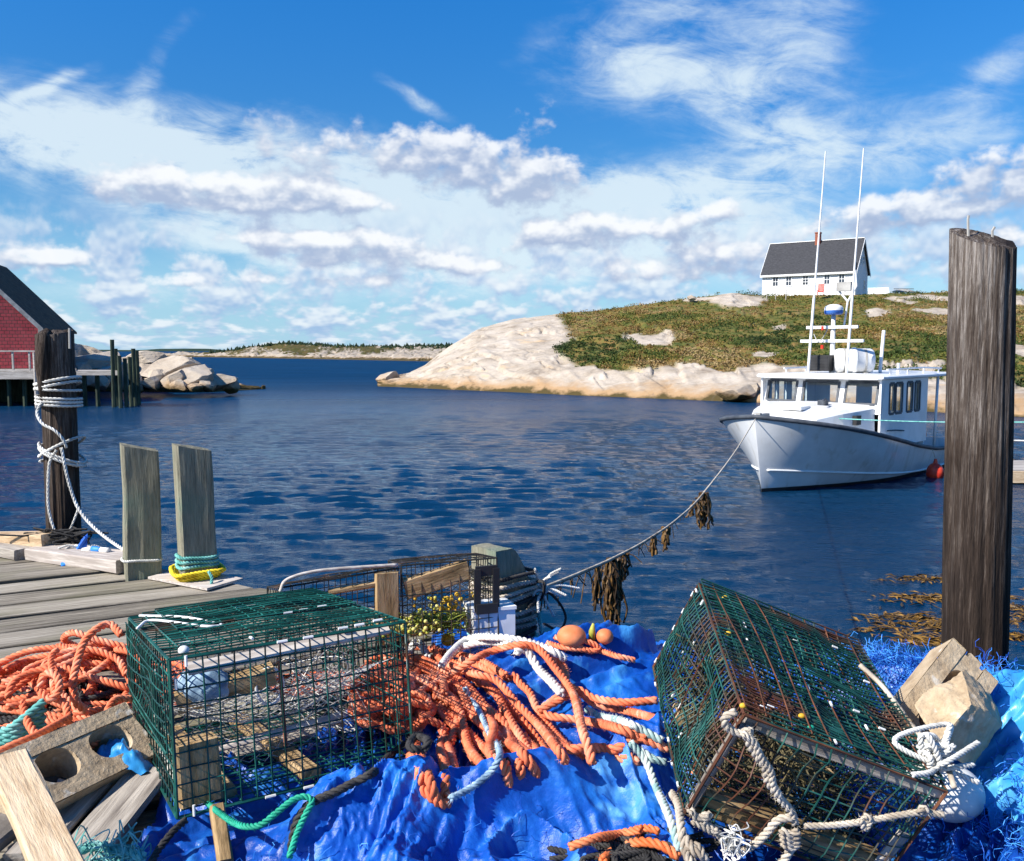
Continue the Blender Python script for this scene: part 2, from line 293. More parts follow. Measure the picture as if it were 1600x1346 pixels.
MAT = dict(
    deck=M('weathered_deck', [(.25, (.10, .085, .065)), (.45, (.24, .21, .165)), (.6, (.34, .30, .24)), (.8, (.45, .41, .34))], 3.0, (1.0, 20, 20), 9, .78, .85, .9, 6, .008, .2, .55, ((.17, .16, .09), 1.3, .5, .75, (1, 2.5, 1))),
    grey_wood=M('grey_wood', [(.22, (.07, .058, .048)), (.45, (.23, .20, .17)), (.65, (.37, .33, .28)), (.85, (.50, .45, .39))], 2.4, (1.5, 20, 20), 8, .65, .85, .7, 8, .005, .2, .4),
    pale_wood=M('pale_wood', [(.25, (.30, .19, .10)), (.5, (.58, .43, .27)), (.8, (.74, .60, .42))], 2.6, (1.6, 16, 16), 9, .75, .8, .8, 8, .005, .25, .3, ((.10, .055, .03), 5, .62, .7, (1.6, 1, 1))),
    lath=M('lath_wood', [(.3, (.36, .31, .27)), (.7, (.62, .56, .5))], 3, (2, 25, 25), 6, .6, .85, .5, 8, .002, .2, .3),
    runner=M('runner_wood', [(.25, (.12, .075, .03)), (.5, (.32, .21, .10)), (.75, (.48, .34, .19))], 7, (1, 6, 6), 8, .65, .85, .8, 20, .004, .2, .3),
    post=M('green_post_wood', [(.15, (.07, .065, .047)), (.5, (.25, .235, .17)), (.8, (.38, .36, .27))], 4.2, (14, 14, 1.2), 10, .8, .9, 1.0, 8, .012, .2, .35, ((.17, .225, .165), 3.0, .5, .72, (1, 1, 1.6))),
    piling=M('dark_piling_wood', [(.22, (.007, .005, .004)), (.48, (.040, .027, .020)), (.64, (.105, .083, .068)), (.84, (.33, .295, .265))], 5.5, (9, 9, .5), 10, .82, .85, 1.0, 9, .02, .2, .5, ((.018, .013, .012), 1.5, .46, .60, (2.2, 2.2, .55))),
    tarp=M('blue_tarp', [(.2, (.002, .020, .16)), (.5, (.004, .062, .34)), (.8, (.014, .155, .54))], 3.4, (1, 1, 1), 7, .65, .34, .7, 16, .010, .4, .4, ((.06, .30, .66), 9, .56, .76, (1.6, .6, 1))),
    tarp_front=M('azure_tarp', [(.2, (.002, .035, .26)), (.5, (.005, .088, .44)), (.8, (.022, .20, .64))], 3.0, (1, 2, 1), 8, .7, .40, .7, 26, .007, .4, .4, ((.11, .36, .68), 7, .58, .80, (1, 2.5, 1))),
    tarp_light=M('faded_blue_tarp', [(.2, (.012, .15, .46)), (.5, (.035, .28, .60)), (.8, (.14, .45, .68))], 3.2, (2, 1, 1), 6, .6, .35, .35, 16, .006, .5, .4),
    fibre=M('blue_fibre', [(.2, (.006, .06, .38)), (.5, (.015, .16, .62)), (.85, (.07, .34, .78))], 9, (1, 1, 1), 3, .5, .55, 0, tone=.8),
    orange=M('orange_rope', [(.15, (.50, .10, .04)), (.5, (.78, .205, .092)), (.85, (.80, .42, .28))], 9, (1, 1, 1), 6, .6, .7, .35, 220, .002, .3, .55, ((.42, .22, .13), 5, .6, .8, (1, 1, 1))),
    white_rope=M('white_rope', [(.2, (.38, .37, .34)), (.5, (.62, .61, .57)), (.8, (.78, .78, .75))], 9, (1, 1, 1), 5, .6, .75, .35, 220, .002, .3, .4),
    beige_rope=M('beige_rope', [(.2, (.24, .19, .14)), (.5, (.46, .40, .32)), (.8, (.62, .56, .47))], 9, (1, 1, 1), 5, .6, .85, .5, 200, .003, .2, .4),
    black_rope=M('black_rope', [(.2, (.012, .012, .013)), (.7, (.05, .047, .045))], 12, (1, 1, 1), 5, .6, .8, .5, 200, .003, .3, .4),
    green_rope=M('green_rope', [(.2, (.005, .16, .09)), (.7, (.02, .38, .24))], 12, (1, 1, 1), 4, .6, .6, .3, 200, .002, .3, .4),
    teal_rope=M('teal_rope', [(.2, (.05, .22, .19)), (.5, (.14, .42, .38)), (.8, (.34, .58, .53))], 12, (1, 1, 1), 4, .6, .7, .35, 200, .002, .3, .4),
    tealwhite_rope=M('teal_flecked_rope', [(.3, (.22, .36, .34)), (.5, (.45, .52, .48)), (.75, (.68, .68, .63))], 16, (1, 1, 1), 4, .6, .75, .35, 200, .002, .3, .5),
    blue_rope=M('grey_blue_rope', [(.3, (.10, .17, .26)), (.5, (.26, .38, .48)), (.75, (.50, .58, .62))], 20, (1, 1, 1), 4, .6, .7, .3, 200, .002, .3, .5),
    yellow_rope=M('yellow_rope', [(.2, (.55, .36, .01)), (.6, (.85, .66, .03))], 14, (1, 1, 1), 4, .6, .65, .3, 200, .002, .3, .4),
    wire_green=M('green_coated_wire', [(.3, (.002, .028, .022)), (.6, (.005, .07, .055)), (.85, (.02, .15, .12))], 9, (1, 1, 1), 4, .6, .42, 0, spec=.4, tone=.4, second=((.07, .035, .018), 7, .62, .72, (1, 1, 1))),
    wire_rust=M('rusty_green_wire', [(.3, (.003, .025, .02)), (.6, (.006, .06, .048)), (.85, (.02, .11, .09))], 9, (1, 1, 1), 4, .6, .55, 0, spec=.4, tone=.4, second=((.085, .03, .014), 4.5, .54, .64, (1, 1, 1))),
    wire_brown=M('rust_wire', [(.3, (.035, .014, .008)), (.6, (.11, .038, .017)), (.85, (.19, .075, .035))], 14, (1, 1, 1), 4, .6, .8, 0, tone=.4),
    wire_dark=M('dark_old_wire', [(.3, (.008, .012, .012)), (.6, (.03, .025, .02)), (.85, (.10, .055, .035))], 9, (1, 1, 1), 4, .6, .6, 0, tone=.4),
    twine=M('pale_twine', [(.3, (.42, .40, .36)), (.7, (.72, .70, .64))], 12, (1, 1, 1), 3, .5, .8, 0, tone=.4),
    dark_twine=M('weedy_twine', [(.3, (.03, .026, .012)), (.7, (.13, .105, .05))], 12, (1, 1, 1), 3, .5, .85, 0, tone=.4),
    clip=M('white_plastic', [(.3, (.62, .62, .60)), (.7, (.80, .80, .78))], 12, (1, 1, 1), 3, .5, .5, 0),
    concrete=M('concrete', [(.2, (.27, .19, .115)), (.5, (.44, .335, .215)), (.8, (.55, .44, .30))], 16, (1, 1, 1), 9, .7, .92, .9, 60, .006, .2, .2, ((.62, .58, .50), 22, .62, .72, (1, 1, 1))),
    float_orange=M('orange_float', [(.3, (.62, .13, .03)), (.7, (.78, .30, .14))], 6, (1, 1, 1), 5, .6, .6, .3, 40, .003),
    float_yellow=M('yellow_float', [(.3, (.48, .26, .015)), (.7, (.66, .44, .04))], 9, (1, 1, 1), 5, .6, .6, .3, 40, .003, tone=.5),
    lime=M('lime_yellow_plastic', [(.25, (.20, .24, .03)), (.5, (.40, .38, .05)), (.8, (.58, .52, .18))], 20, (1, 1, 1), 4, .6, .6, .2, 60, .002, tone=.8),
    weed=M('rockweed', [(.2, (.018, .010, .004)), (.6, (.07, .037, .012)), (.85, (.16, .085, .022))], 30, (1, 1, 1), 4, .6, .5, 0, tone=.7),
    weed_gold=M('golden_rockweed', [(.2, (.05, .028, .006)), (.6, (.14, .075, .014)), (.85, (.26, .14, .025))], 12, (1, 1, 1), 4, .6, .5, 0, tone=.7),
    boat_white=M('white_boat_paint', [(.3, (.66, .66, .65)), (.7, (.78, .78, .77))], 1.4, (1, 1, 1), 6, .6, .28, .05, 3, .01, .5, 0, ((.62, .60, .55), 2.0, .62, .85, (1, 1, .3))),
    hull_white=M('white_hull_paint', [(.3, (.56, .57, .57)), (.7, (.70, .71, .71))], .9, (1, 1, 1), 6, .6, .22, .06, .8, .03, .5, 0, ((.40, .36, .29), 2.4, .55, .85, (1.4, 1.4, .12))),
    rail_grey=M('dark_grey_rubber', [(.3, (.035, .042, .055)), (.7, (.075, .085, .10))], 4, (1, 1, 1), 4, .5, .6, .2, 20),
    dark=M('dark_paint', [(.3, (.012, .012, .013)), (.7, (.03, .03, .032))], 4, (1, 1, 1), 4, .5, .6, .1, 20),
    bottom=M('dark_bottom_paint', [(.3, (.012, .015, .02)), (.7, (.05, .03, .025))], 3, (1, 1, 1), 4, .5, .7, .1, 10),
    blue_paint=M('blue_paint', [(.3, (.03, .10, .36)), (.7, (.05, .16, .48))], 5, (1, 1, 1), 3, .5, .4),
    red=M('red_vinyl', [(.3, (.55, .03, .015)), (.7, (.74, .075, .03))], 6, (1, 1, 1), 4, .6, .45, .1, 20),
    red_orange=M('orange_fish_box', [(.3, (.62, .14, .06)), (.7, (.75, .24, .12))], 5, (1, 1, 1), 3, .5, .5),
    house_white=M('white_clapboard', [(.3, (.74, .745, .75)), (.7, (.82, .82, .82))], 1.0, (1, 1, 6), 5, .6, .6, .1, 6, .02),
    house_roof=M('asphalt_shingle', [(.25, (.022, .023, .026)), (.5, (.042, .043, .048)), (.8, (.07, .07, .077))], 2.6, (1, 1, 5), 8, .75, .9, .6, 5, .03),
    brick=M('chimney_brick', [(.3, (.20, .06, .035)), (.7, (.34, .12, .07))], 4, (1, 1, 3), 5, .6, .9, .3, 8, .02),
    win_dark=M('dark_window_glass', [(.3, (.012, .018, .03)), (.7, (.04, .055, .08))], .8, (1, 1, 1), 3, .5, .08, 0, spec=.6),
    trim=M('white_trim', [(.3, (.70, .70, .69)), (.7, (.80, .80, .79))], 3, (1, 1, 1), 4, .5, .55, .1, 10),
    trim_grey=M('grey_trim', [(.3, (.26, .25, .23)), (.7, (.42, .41, .38))], 3, (1, 1, 1), 4, .5, .7, .2, 10),
    wharf_wood=M('old_wharf_wood', [(.25, (.035, .03, .025)), (.5, (.12, .105, .09)), (.8, (.26, .235, .205))], 1.5, (3, 3, .8), 7, .65, .9, .5, 6, .02, tone=.4),
    wharf_green=M('green_black_piling', [(.25, (.012, .018, .012)), (.5, (.035, .05, .032)), (.8, (.10, .125, .08))], 1.5, (3, 3, .5), 7, .65, .9, .5, 6, .02, tone=.3),
    silver_wood=M('silvered_wood', [(.25, (.22, .20, .175)), (.5, (.36, .33, .30)), (.8, (.5, .47, .43))], 1.5, (1, 6, 6), 7, .65, .9, .4, 6, .01, tone=.3),
    shed_roof=M('brown_shingle_roof', [(.25, (.018, .016, .010)), (.5, (.045, .040, .025)), (.8, (.085, .075, .045))], 1.3, (1, 1, 3), 8, .75, .92, .6, 5, .03),
    leaf=M('heath_shrub', [(.0, (.022, .040, .010)), (.25, (.042, .070, .014)), (.45, (.085, .105, .02)), (.62, (.14, .12, .024)), (.80, (.17, .088, .026)), (1.0, (.28, .20, .09))], .25, (1, 1, 1), 4, .6, .8, 0, spec=.2, tone=1.15),
    conifer=M('spruce', [(.2, (.006, .016, .008)), (.6, (.018, .038, .014)), (.9, (.04, .06, .02))], .4, (1, 1, 1), 4, .6, .85, 0, spec=.2, tone=.6),
)
# ------------------------------------------------------------------ special materials: granite, shingles, water, glass
def granite(name, veg=False, dark=1.0, crack=.55, weedz=-.85, vd=1.0):
    mt = bpy.data.materials.new(name); mt.use_nodes = True; nt = mt.node_tree; N = nt.nodes; L = nt.links; b = N['Principled BSDF']
    tc = N.new('ShaderNodeTexCoord'); geo = N.new('ShaderNodeNewGeometry')
    def noise(scale, detail=6, rough=.6, stretch=(1, 1, 1)):
        mp = N.new('ShaderNodeMapping'); L.new(geo.outputs['Position'], mp.inputs[0]); mp.inputs['Scale'].default_value = stretch
        n = N.new('ShaderNodeTexNoise'); L.new(mp.outputs[0], n.inputs['Vector']); n.inputs['Scale'].default_value = scale; n.inputs['Detail'].default_value = detail; n.inputs['Roughness'].default_value = rough; return n.outputs[0]
    def ramp(f, r):
        cr = N.new('ShaderNodeValToRGB'); L.new(f, cr.inputs[0]); e = cr.color_ramp.elements
        while len(e) < len(r): e.new(.5)
        for q, (p, c) in zip(e, r): q.position = p; q.color = (*c, 1)
        return cr.outputs[0]
    def mixc(f, a, c):
        mx = N.new('ShaderNodeMix'); mx.data_type = 'RGBA'; L.new(f, mx.inputs[0]); L.new(a, mx.inputs[6])
        if isinstance(c, tuple): mx.inputs[7].default_value = (*c, 1)
        else: L.new(c, mx.inputs[7])
        return mx.outputs[2]
    def rng_(f, a, c2):
        mr = N.new('ShaderNodeMapRange'); L.new(f, mr.inputs[0]); mr.inputs[1].default_value = a; mr.inputs[2].default_value = c2; return mr.outputs[0]
    col = ramp(noise(.35, 9, .68), [(p, tuple(q * dark for q in c)) for p, c in [(.30, (.28, .225, .17)), (.43, (.46, .385, .30)), (.56, (.56, .48, .385)), (.75, (.64, .575, .49))]])
    col = mixc(rng_(noise(.9, 7, .7, (1, 1, 2.5)), .58, .72), col, (.27, .245, .22))           # lichen
    col = mixc(rng_(noise(.22, 5, .6, (1, 1, 4)), .60, .74), col, (.60, .42, .24))             # iron stain
    sx = N.new('ShaderNodeSeparateXYZ'); L.new(geo.outputs['Position'], sx.inputs[0])
    wob = N.new('ShaderNodeMath'); wob.operation = 'MULTIPLY_ADD'; L.new(noise(.3, 7, .65, (1, 1, 1.5)), wob.inputs[0]); wob.inputs[1].default_value = -2.6; L.new(sx.outputs['Z'], wob.inputs[2])
    col = mixc(rng_(noise(.5, 9, .75, (.35, 1.2, 2.2)), .56, .68), col, (.30, .235, .17))
    col = mixc(rng_(wob.outputs[0], -.05, -.75), col, (.38, .245, .13))                        # tide band
    col = mixc(rng_(wob.outputs[0], weedz, weedz - .35), col, (.075, .055, .02))                       # weed line
    if veg:
        at = N.new('ShaderNodeAttribute'); at.attribute_name = 'veg'
        g = ramp(noise(.55, 8, .7), [(p_, tuple(q_ * vd for q_ in c_)) for p_, c_ in [(.28, (.03, .05, .012)), (.42, (.08, .095, .02)), (.52, (.15, .125, .03)), (.62, (.20, .115, .035)), (.78, (.34, .25, .12))]])
        col = mixc(at.outputs['Fac'], col, g)
    at2 = N.new('ShaderNodeAttribute'); at2.attribute_name = 'tone'
    col = mixc(rng_(at2.outputs['Fac'], .42, .05), col, (.14, .115, .085))                      # soil in the joints
    L.new(col, b.inputs['Base Color']); b.inputs['Roughness'].default_value = .9; b.inputs['Specular IOR Level'].default_value = .2
    bp = N.new('ShaderNodeBump'); L.new(noise(.9, 11, .74, (.6, 1.4, 1.6)), bp.inputs['Height']); bp.inputs['Strength'].default_value = crack; bp.inputs['Distance'].default_value = .5; L.new(bp.outputs[0], b.inputs['Normal'])
    return mt
MAT['granite'] = granite('granite', dark=.84, weedz=-.45); MAT['headland'] = granite('granite_and_heath', True, dark=.86); MAT['far_rock'] = granite('far_granite_and_scrub', True, dark=.66, weedz=-.3, vd=.5)

def shingles():
    mt = bpy.data.materials.new('red_shingles'); mt.use_nodes = True; nt = mt.node_tree; N = nt.nodes; L = nt.links; b = N['Principled BSDF']
    uv = N.new('ShaderNodeTexCoord'); mp = N.new('ShaderNodeMapping'); L.new(uv.outputs['UV'], mp.inputs[0])
    br = N.new('ShaderNodeTexBrick'); L.new(mp.outputs[0], br.inputs['Vector']); br.offset = .5
    br.inputs['Color1'].default_value = (.30, .022, .035, 1); br.inputs['Color2'].default_value = (.42, .045, .055, 1); br.inputs['Mortar'].default_value = (.05, .012, .012, 1)
    br.inputs['Scale'].default_value = 1; br.inputs['Mortar Size'].default_value = .022; br.inputs['Brick Width'].default_value = .34; br.inputs['Row Height'].default_value = .24; br.inputs['Mortar Smooth'].default_value = .3; br.inputs['Bias'].default_value = 0
    nz = N.new('ShaderNodeTexNoise'); L.new(mp.outputs[0], nz.inputs['Vector']); nz.inputs['Scale'].default_value = 1.6; nz.inputs['Detail'].default_value = 7
    mr = N.new('ShaderNodeMapRange'); L.new(nz.outputs[0], mr.inputs[0]); mr.inputs[1].default_value = .35; mr.inputs[2].default_value = .75
    mx = N.new('ShaderNodeMix'); mx.data_type = 'RGBA'; L.new(mr.outputs[0], mx.inputs[0]); L.new(br.outputs[0], mx.inputs[6]); mx.inputs[7].default_value = (.40, .10, .10, 1)
    m2 = N.new('ShaderNodeMix'); m2.data_type = 'RGBA'; m2.inputs[0].default_value = .45; L.new(br.outputs[0], m2.inputs[6]); L.new(mx.outputs[2], m2.inputs[7])
    L.new(m2.outputs[2], b.inputs['Base Color']); b.inputs['Roughness'].default_value = .85
    bp = N.new('ShaderNodeBump'); L.new(br.outputs['Fac'], bp.inputs['Height']); bp.inputs['Strength'].default_value = .7; bp.inputs['Distance'].default_value = .04; bp.invert = True; L.new(bp.outputs[0], b.inputs['Normal'])
    return mt
MAT['shingles'] = shingles()

def water_mat():
    mt = bpy.data.materials.new('harbour_water'); mt.use_nodes = True; nt = mt.node_tree; N = nt.nodes; L = nt.links; b = N['Principled BSDF']
    geo = N.new('ShaderNodeNewGeometry')
    def noise(scale, stretch, detail, rough):
        mp = N.new('ShaderNodeMapping'); L.new(geo.outputs['Position'], mp.inputs[0]); mp.inputs['Scale'].default_value = stretch
        n = N.new('ShaderNodeTexNoise'); L.new(mp.outputs[0], n.inputs['Vector']); n.inputs['Scale'].default_value = scale; n.inputs['Detail'].default_value = detail; n.inputs['Roughness'].default_value = rough; return n.outputs[0]
    cr = N.new('ShaderNodeValToRGB'); L.new(noise(.05, (1, 2.4, 1), 4, .6), cr.inputs[0]); e = cr.color_ramp.elements
    e[0].position = .3; e[0].color = (.002, .030, .086, 1); e[1].position = .75; e[1].color = (.004, .054, .140, 1)
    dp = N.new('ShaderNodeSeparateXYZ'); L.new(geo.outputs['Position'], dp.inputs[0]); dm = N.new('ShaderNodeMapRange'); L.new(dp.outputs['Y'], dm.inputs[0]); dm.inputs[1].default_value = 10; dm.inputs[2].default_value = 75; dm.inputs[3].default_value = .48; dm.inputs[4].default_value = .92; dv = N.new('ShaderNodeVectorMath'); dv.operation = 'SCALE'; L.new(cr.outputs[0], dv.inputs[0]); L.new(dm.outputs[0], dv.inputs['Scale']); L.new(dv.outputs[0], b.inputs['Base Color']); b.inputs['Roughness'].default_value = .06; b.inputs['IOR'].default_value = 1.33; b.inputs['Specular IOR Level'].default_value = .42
    a = N.new('ShaderNodeMath'); a.operation = 'MULTIPLY_ADD'; L.new(noise(7.5, (.55, 1.45, 1), 6, .65), a.inputs[0]); a.inputs[1].default_value = .5; L.new(noise(1.9, (.5, 1.5, 1), 4, .6), a.inputs[2])
    bp = N.new('ShaderNodeBump'); L.new(a.outputs[0], bp.inputs['Height']); sx = N.new('ShaderNodeSeparateXYZ'); L.new(geo.outputs['Position'], sx.inputs[0]); mr = N.new('ShaderNodeMapRange'); L.new(sx.outputs['Y'], mr.inputs[0]); mr.inputs[1].default_value = 18; mr.inputs[2].default_value = 80; mr.inputs[3].default_value = .065; mr.inputs[4].default_value = .28; L.new(mr.outputs[0], bp.inputs['Distance']); ms = N.new('ShaderNodeMapRange'); L.new(sx.outputs['Y'], ms.inputs[0]); ms.inputs[1].default_value = 10; ms.inputs[2].default_value = 88; ms.inputs[3].default_value = .40; ms.inputs[4].default_value = .02; L.new(ms.outputs[0], b.inputs['Specular IOR Level']); mq = N.new('ShaderNodeMapRange'); L.new(sx.outputs['Y'], mq.inputs[0]); mq.inputs[1].default_value = 30; mq.inputs[2].default_value = 130; mq.inputs[3].default_value = .06; mq.inputs[4].default_value = .6; L.new(mq.outputs[0], b.inputs['Roughness']); bp.inputs['Strength'].default_value = 1.0; L.new(bp.outputs[0], b.inputs['Normal'])
    return mt
MAT['water'] = water_mat()

def glass_mat():
    mt = bpy.data.materials.new('boat_window_glass'); mt.use_nodes = True; nt = mt.node_tree; N = nt.nodes; L = nt.links; N.clear()
    t = N.new('ShaderNodeBsdfTransparent'); t.inputs[0].default_value = (.80, .88, .90, 1); g = N.new('ShaderNodeBsdfGlossy'); g.inputs['Roughness'].default_value = .03; g.inputs[0].default_value = (.9, .95, 1, 1)
    fr = N.new('ShaderNodeFresnel'); fr.inputs[0].default_value = 1.7; m = N.new('ShaderNodeMixShader'); L.new(fr.outputs[0], m.inputs[0]); L.new(t.outputs[0], m.inputs[1]); L.new(g.outputs[0], m.inputs[2])
    o = N.new('ShaderNodeOutputMaterial'); L.new(m.outputs[0], o.inputs[0]); return mt
MAT['glass'] = glass_mat()

# ------------------------------------------------------------------ setting: water
def build_water():
    azs = np.unique(np.r_[np.arange(-180, -46, 4.), np.arange(-46, -33, .5), np.arange(-33, 33, .11), np.arange(33, 46, .5), np.arange(46, 184, 4.)])
    azs = azs[azs < 180]; ra = R(1) * azs
    r = [1.0]
    while r[-1] < 3.2: r.append(r[-1] * 1.06)
    while r[-1] < 130: r.append(r[-1] * 1.0062)
    r += [140, 155, 170, 190, 220, 260, 320, 420, 560, 800, 1200, 2000, 3500, 6000, 12000, 25000]
    r = np.array(r); X = r[:, None] * np.sin(ra)[None]; Y = r[:, None] * np.cos(ra)[None]; Z = np.zeros_like(X)
    step = np.maximum(r * .0062, r * R(.11))[:, None]
    g = np.random.default_rng(3)
    gust = (.62 + .45 * fbm(X * .06, Y * .12, o=3, s=5)) * (1.05 + .4 * sstep(np.hypot(X, Y), 25, 80)) * (1 - .62 * np.exp(-((X - 8.5) / 5.0) ** 2 - ((Y - 19) / 8.0) ** 2))
    for i in range(110):
        lam = .12 * (1.25 / .12) ** g.random(); th = g.normal(R(84), R(21)); k = 2 * math.pi / lam
        amp = .0072 * lam ** .95; fade = np.clip((lam / step - 2.2) / 2.5, 0, 1)
        ph = k * (X * math.cos(th) + Y * math.sin(th)) + g.random() * 6.28
        w = np.sin(ph); Z += amp * fade * (w + .25 * np.cos(2 * ph)) * gust
    Z *= (np.abs(np.degrees(np.arctan2(X, Y))) < 60)
    mb = MB(); mb.grid(np.stack([X, Y, Z], -1), wrap=True, flip=True)
    mb.add([(0, 0, 0)], []); k0 = mb.n - 1; n = len(azs)
    mb.f += [[k0, i, (i + 1) % n][::-1] for i in range(n)]
    return kind(mb.build('water', MAT['water'], smooth=True), 'structure')
build_water()
mb = MB(); mb.aabox(-300, 300, -60, 240, -7, -6)
kind(mb.build('seabed', MAT['bottom']), 'structure')

# ------------------------------------------------------------------ setting: terrain laid out along the shore
def interp(tab, x): t = np.array(tab, float); return np.interp(x, t[:, 0], t[:, 1])
def terrain(name, shore, sky, depth_sky, px0, px1, nu, nt, prof, rough, mat, veg=None, cell=5., crackd=.5, seed=0, back=60., blocky=0.):
    u = np.linspace(px0, px1, nu); t = np.linspace(0, 1, nt)
    y0 = interp(shore, u); y1 = interp(sky, u)
    d0 = CAM_H * FPX / np.maximum(y0 - 548, 3) ; d1 = interp(depth_sky, u)
    U = u[:, None] + 0 * t[None]; T = 0 * u[:, None] + t[None]
    D = d0[:, None] + (d1 - d0)[:, None] * T ** 1.25
    row = y0[:, None] + (y1 - y0)[:, None] * T ** prof
    X = (U - 800) / FPX * D; Yv = D.copy(); Z = CAM_H - (row - 548) / FPX * D
    cf = np.minimum(T * 7, 1) * np.minimum((1 - T) * 5 + .3, 1)
    Z = Z + cf * rough * (fbm(X / 9, Yv / 9, o=6, s=seed) + .25 * fbm(X / 2, Yv / 2, o=4, s=seed + 9))
    f1, f2, idc = worley(X / cell + .5 * fbm(X / 5, Yv / 5, o=3, s=seed + 2), Yv / (cell * 1.7) + .4 * fbm(X / 5 + 9, Yv / 5, o=3, s=seed + 3), seed)
    ck = 1 - sstep(f2, .0, .05)
    j1 = fbm(U / 46 + T * 1.5, T * 7 + U / 120, o=4, s=seed + 21); ck = np.maximum(ck * .6, (1 - sstep(np.abs(j1), 0, .035)) * sstep(fbm(U / 30, T * 4, o=3, s=seed + 22), -.1, .25))
    Z = Z + cf * .16 * np.sign(j1) * sstep(np.abs(j1), 0, .05) * (1 - sstep(np.abs(j1), .05, .5))
    V = np.zeros_like(X) if veg is None else veg(U, row + 6 * fbm(X / 3, Yv / 3, o=4, s=seed + 4))
    Z = Z - crackd * ck * cf * (1 - V) + blocky * (idc - .5) * cf * (1 - V)
    # the foot under water and the far slope, so that the land has a back
    pre = np.stack([X[:, :1] * .93, Yv[:, :1] * .93, np.full_like(X[:, :1], -2.5)], -1)
    k = np.linspace(.08, 1, 10)[None]; n2 = (d1[:, None] + back * k) / d1[:, None]
    bz = Z[:, -1:] * (1 - sstep(k, 0, 1)) - 2 * sstep(k, 0, 1)
    post = np.stack([X[:, -1:] * n2, Yv[:, -1:] * n2, bz], -1)
    P3 = np.concatenate([pre, np.stack([X, Yv, Z], -1), post], 1)
    Va = np.concatenate([V[:, :1] * 0, V, np.repeat(V[:, -1:], 10, 1)], 1); tone = np.concatenate([ck[:, :1] * 0, ck, np.zeros((nu, 10))], 1)
    mb = MB(); mb.grid(P3, col=.5 - .5 * tone * .55, flip=False)
    ob = mb.build(name, mat, smooth=True)
    a = ob.data.attributes.new('veg', 'FLOAT', 'POINT'); a.data.foreach_set('value', Va.reshape(-1).astype(np.float32))
    kind(ob, 'structure'); return P3, Va

def veg_mask(U, row):
    left = interp([(440, 905), (492, 868), (515, 880), (530, 892), (545, 862), (560, 878), (575, 905), (582, 1000)], row)
    low = interp([(800, 560), (880, 574), (960, 579), (1010, 577), (1060, 568), (1110, 578), (1200, 572), (1280, 580), (1400, 590), (1500, 592), (1640, 600)], U)
    v = sstep(U - left, -8, 14) * sstep(low - row, -3, 5)
    for (cx, cy, rx, ry) in [(1012, 527, 40, 9), (1040, 520, 12, 7), (1150, 470, 44, 9), (1090, 468, 26, 3), (1075, 578, 26, 8), (1365, 488, 22, 4), (1460, 487, 40, 4), (1440, 468, 70, 3), (1590, 470, 40, 4), (1455, 574, 22, 8), (1215, 512, 10, 4), (1380, 571, 60, 4), (1590, 550, 30, 7), (1195, 555, 20, 4)]:
        v = v * (1 - sstep(1.35 - ((U - cx) / rx) ** 2 - ((row - cy) / ry) ** 2, 0, .6))
    return v
SHORE_R = [(590, 604), (620, 605), (660, 607), (700, 609), (800, 613), (900, 618), (1000, 622), (1100, 626), (1180, 629), (1300, 636), (1480, 645), (1600, 652), (1760, 660)]
SKY_R = [(590, 600), (600, 596), (640, 583), (665, 570), (700, 543), (745, 516), (800, 500), (870, 491), (950, 485), (1050, 471), (1100, 465), (1140, 460), (1200, 463), (1350, 462), (1480, 458), (1600, 455), (1760, 450)]
DEP_R = [(590, 98), (640, 106), (700, 112), (800, 118), (950, 122), (1200, 127), (1360, 124), (1480, 128), (1760, 130)]
HP, HV = terrain('headland', SHORE_R, SKY_R, DEP_R, 590, 1760, 560, 170, .72, .38, MAT['headland'], veg_mask, 11., .13, 3, 55.)
terrain('left_shore_ledge', [(100, 640), (130, 612), (330, 613), (380, 610), (415, 608)], [(100, 520), (120, 538), (150, 545), (180, 560), (215, 556), (262, 556), (300, 578), (345, 590), (385, 605), (415, 607.5)], [(100, 84), (415, 90)], 100, 415, 200, 70, .7, .5, MAT['granite'], None, 3.2, .5, 21, 14., .5)
FP, FV = terrain('far_island', [(225, 558), (330, 558.5), (400, 559.6), (480, 561), (600, 563.5), (720, 566), (800, 568)], [(225, 553), (300, 552), (345, 550.5), (380, 544), (420, 538), (450, 536), (520, 541), (620, 541), (700, 540), (800, 536)], [(225, 560), (800, 440)], 225, 800, 300, 60, .9, 1.6, MAT['far_rock'],
    lambda U, row: sstep(fbm(U / 16, row / 2.4, o=4, s=44) + interp([(535, .5), (545, .32), (549, .08), (553, -.22), (557, -.6), (562, -1.)], row), -.02, .12), 12., 1.2, 31, 60., 1.2)
# a low coast on the horizon
mb = MB(); xs = np.linspace(-2600, -500, 120); hh = 9 + 9 * fbm(xs / 240, xs * 0, o=4, s=8); hh *= sstep(-xs, 560, 900)
V = np.stack([np.stack([xs, xs * 0 + 3600 + k * 200., np.where(k in (0, 3), -3, hh)], -1) for k in range(4)], 0); mb.grid(V, flip=False)
kind(mb.build('distant_coast', MAT['conifer'], smooth=True), 'structure')

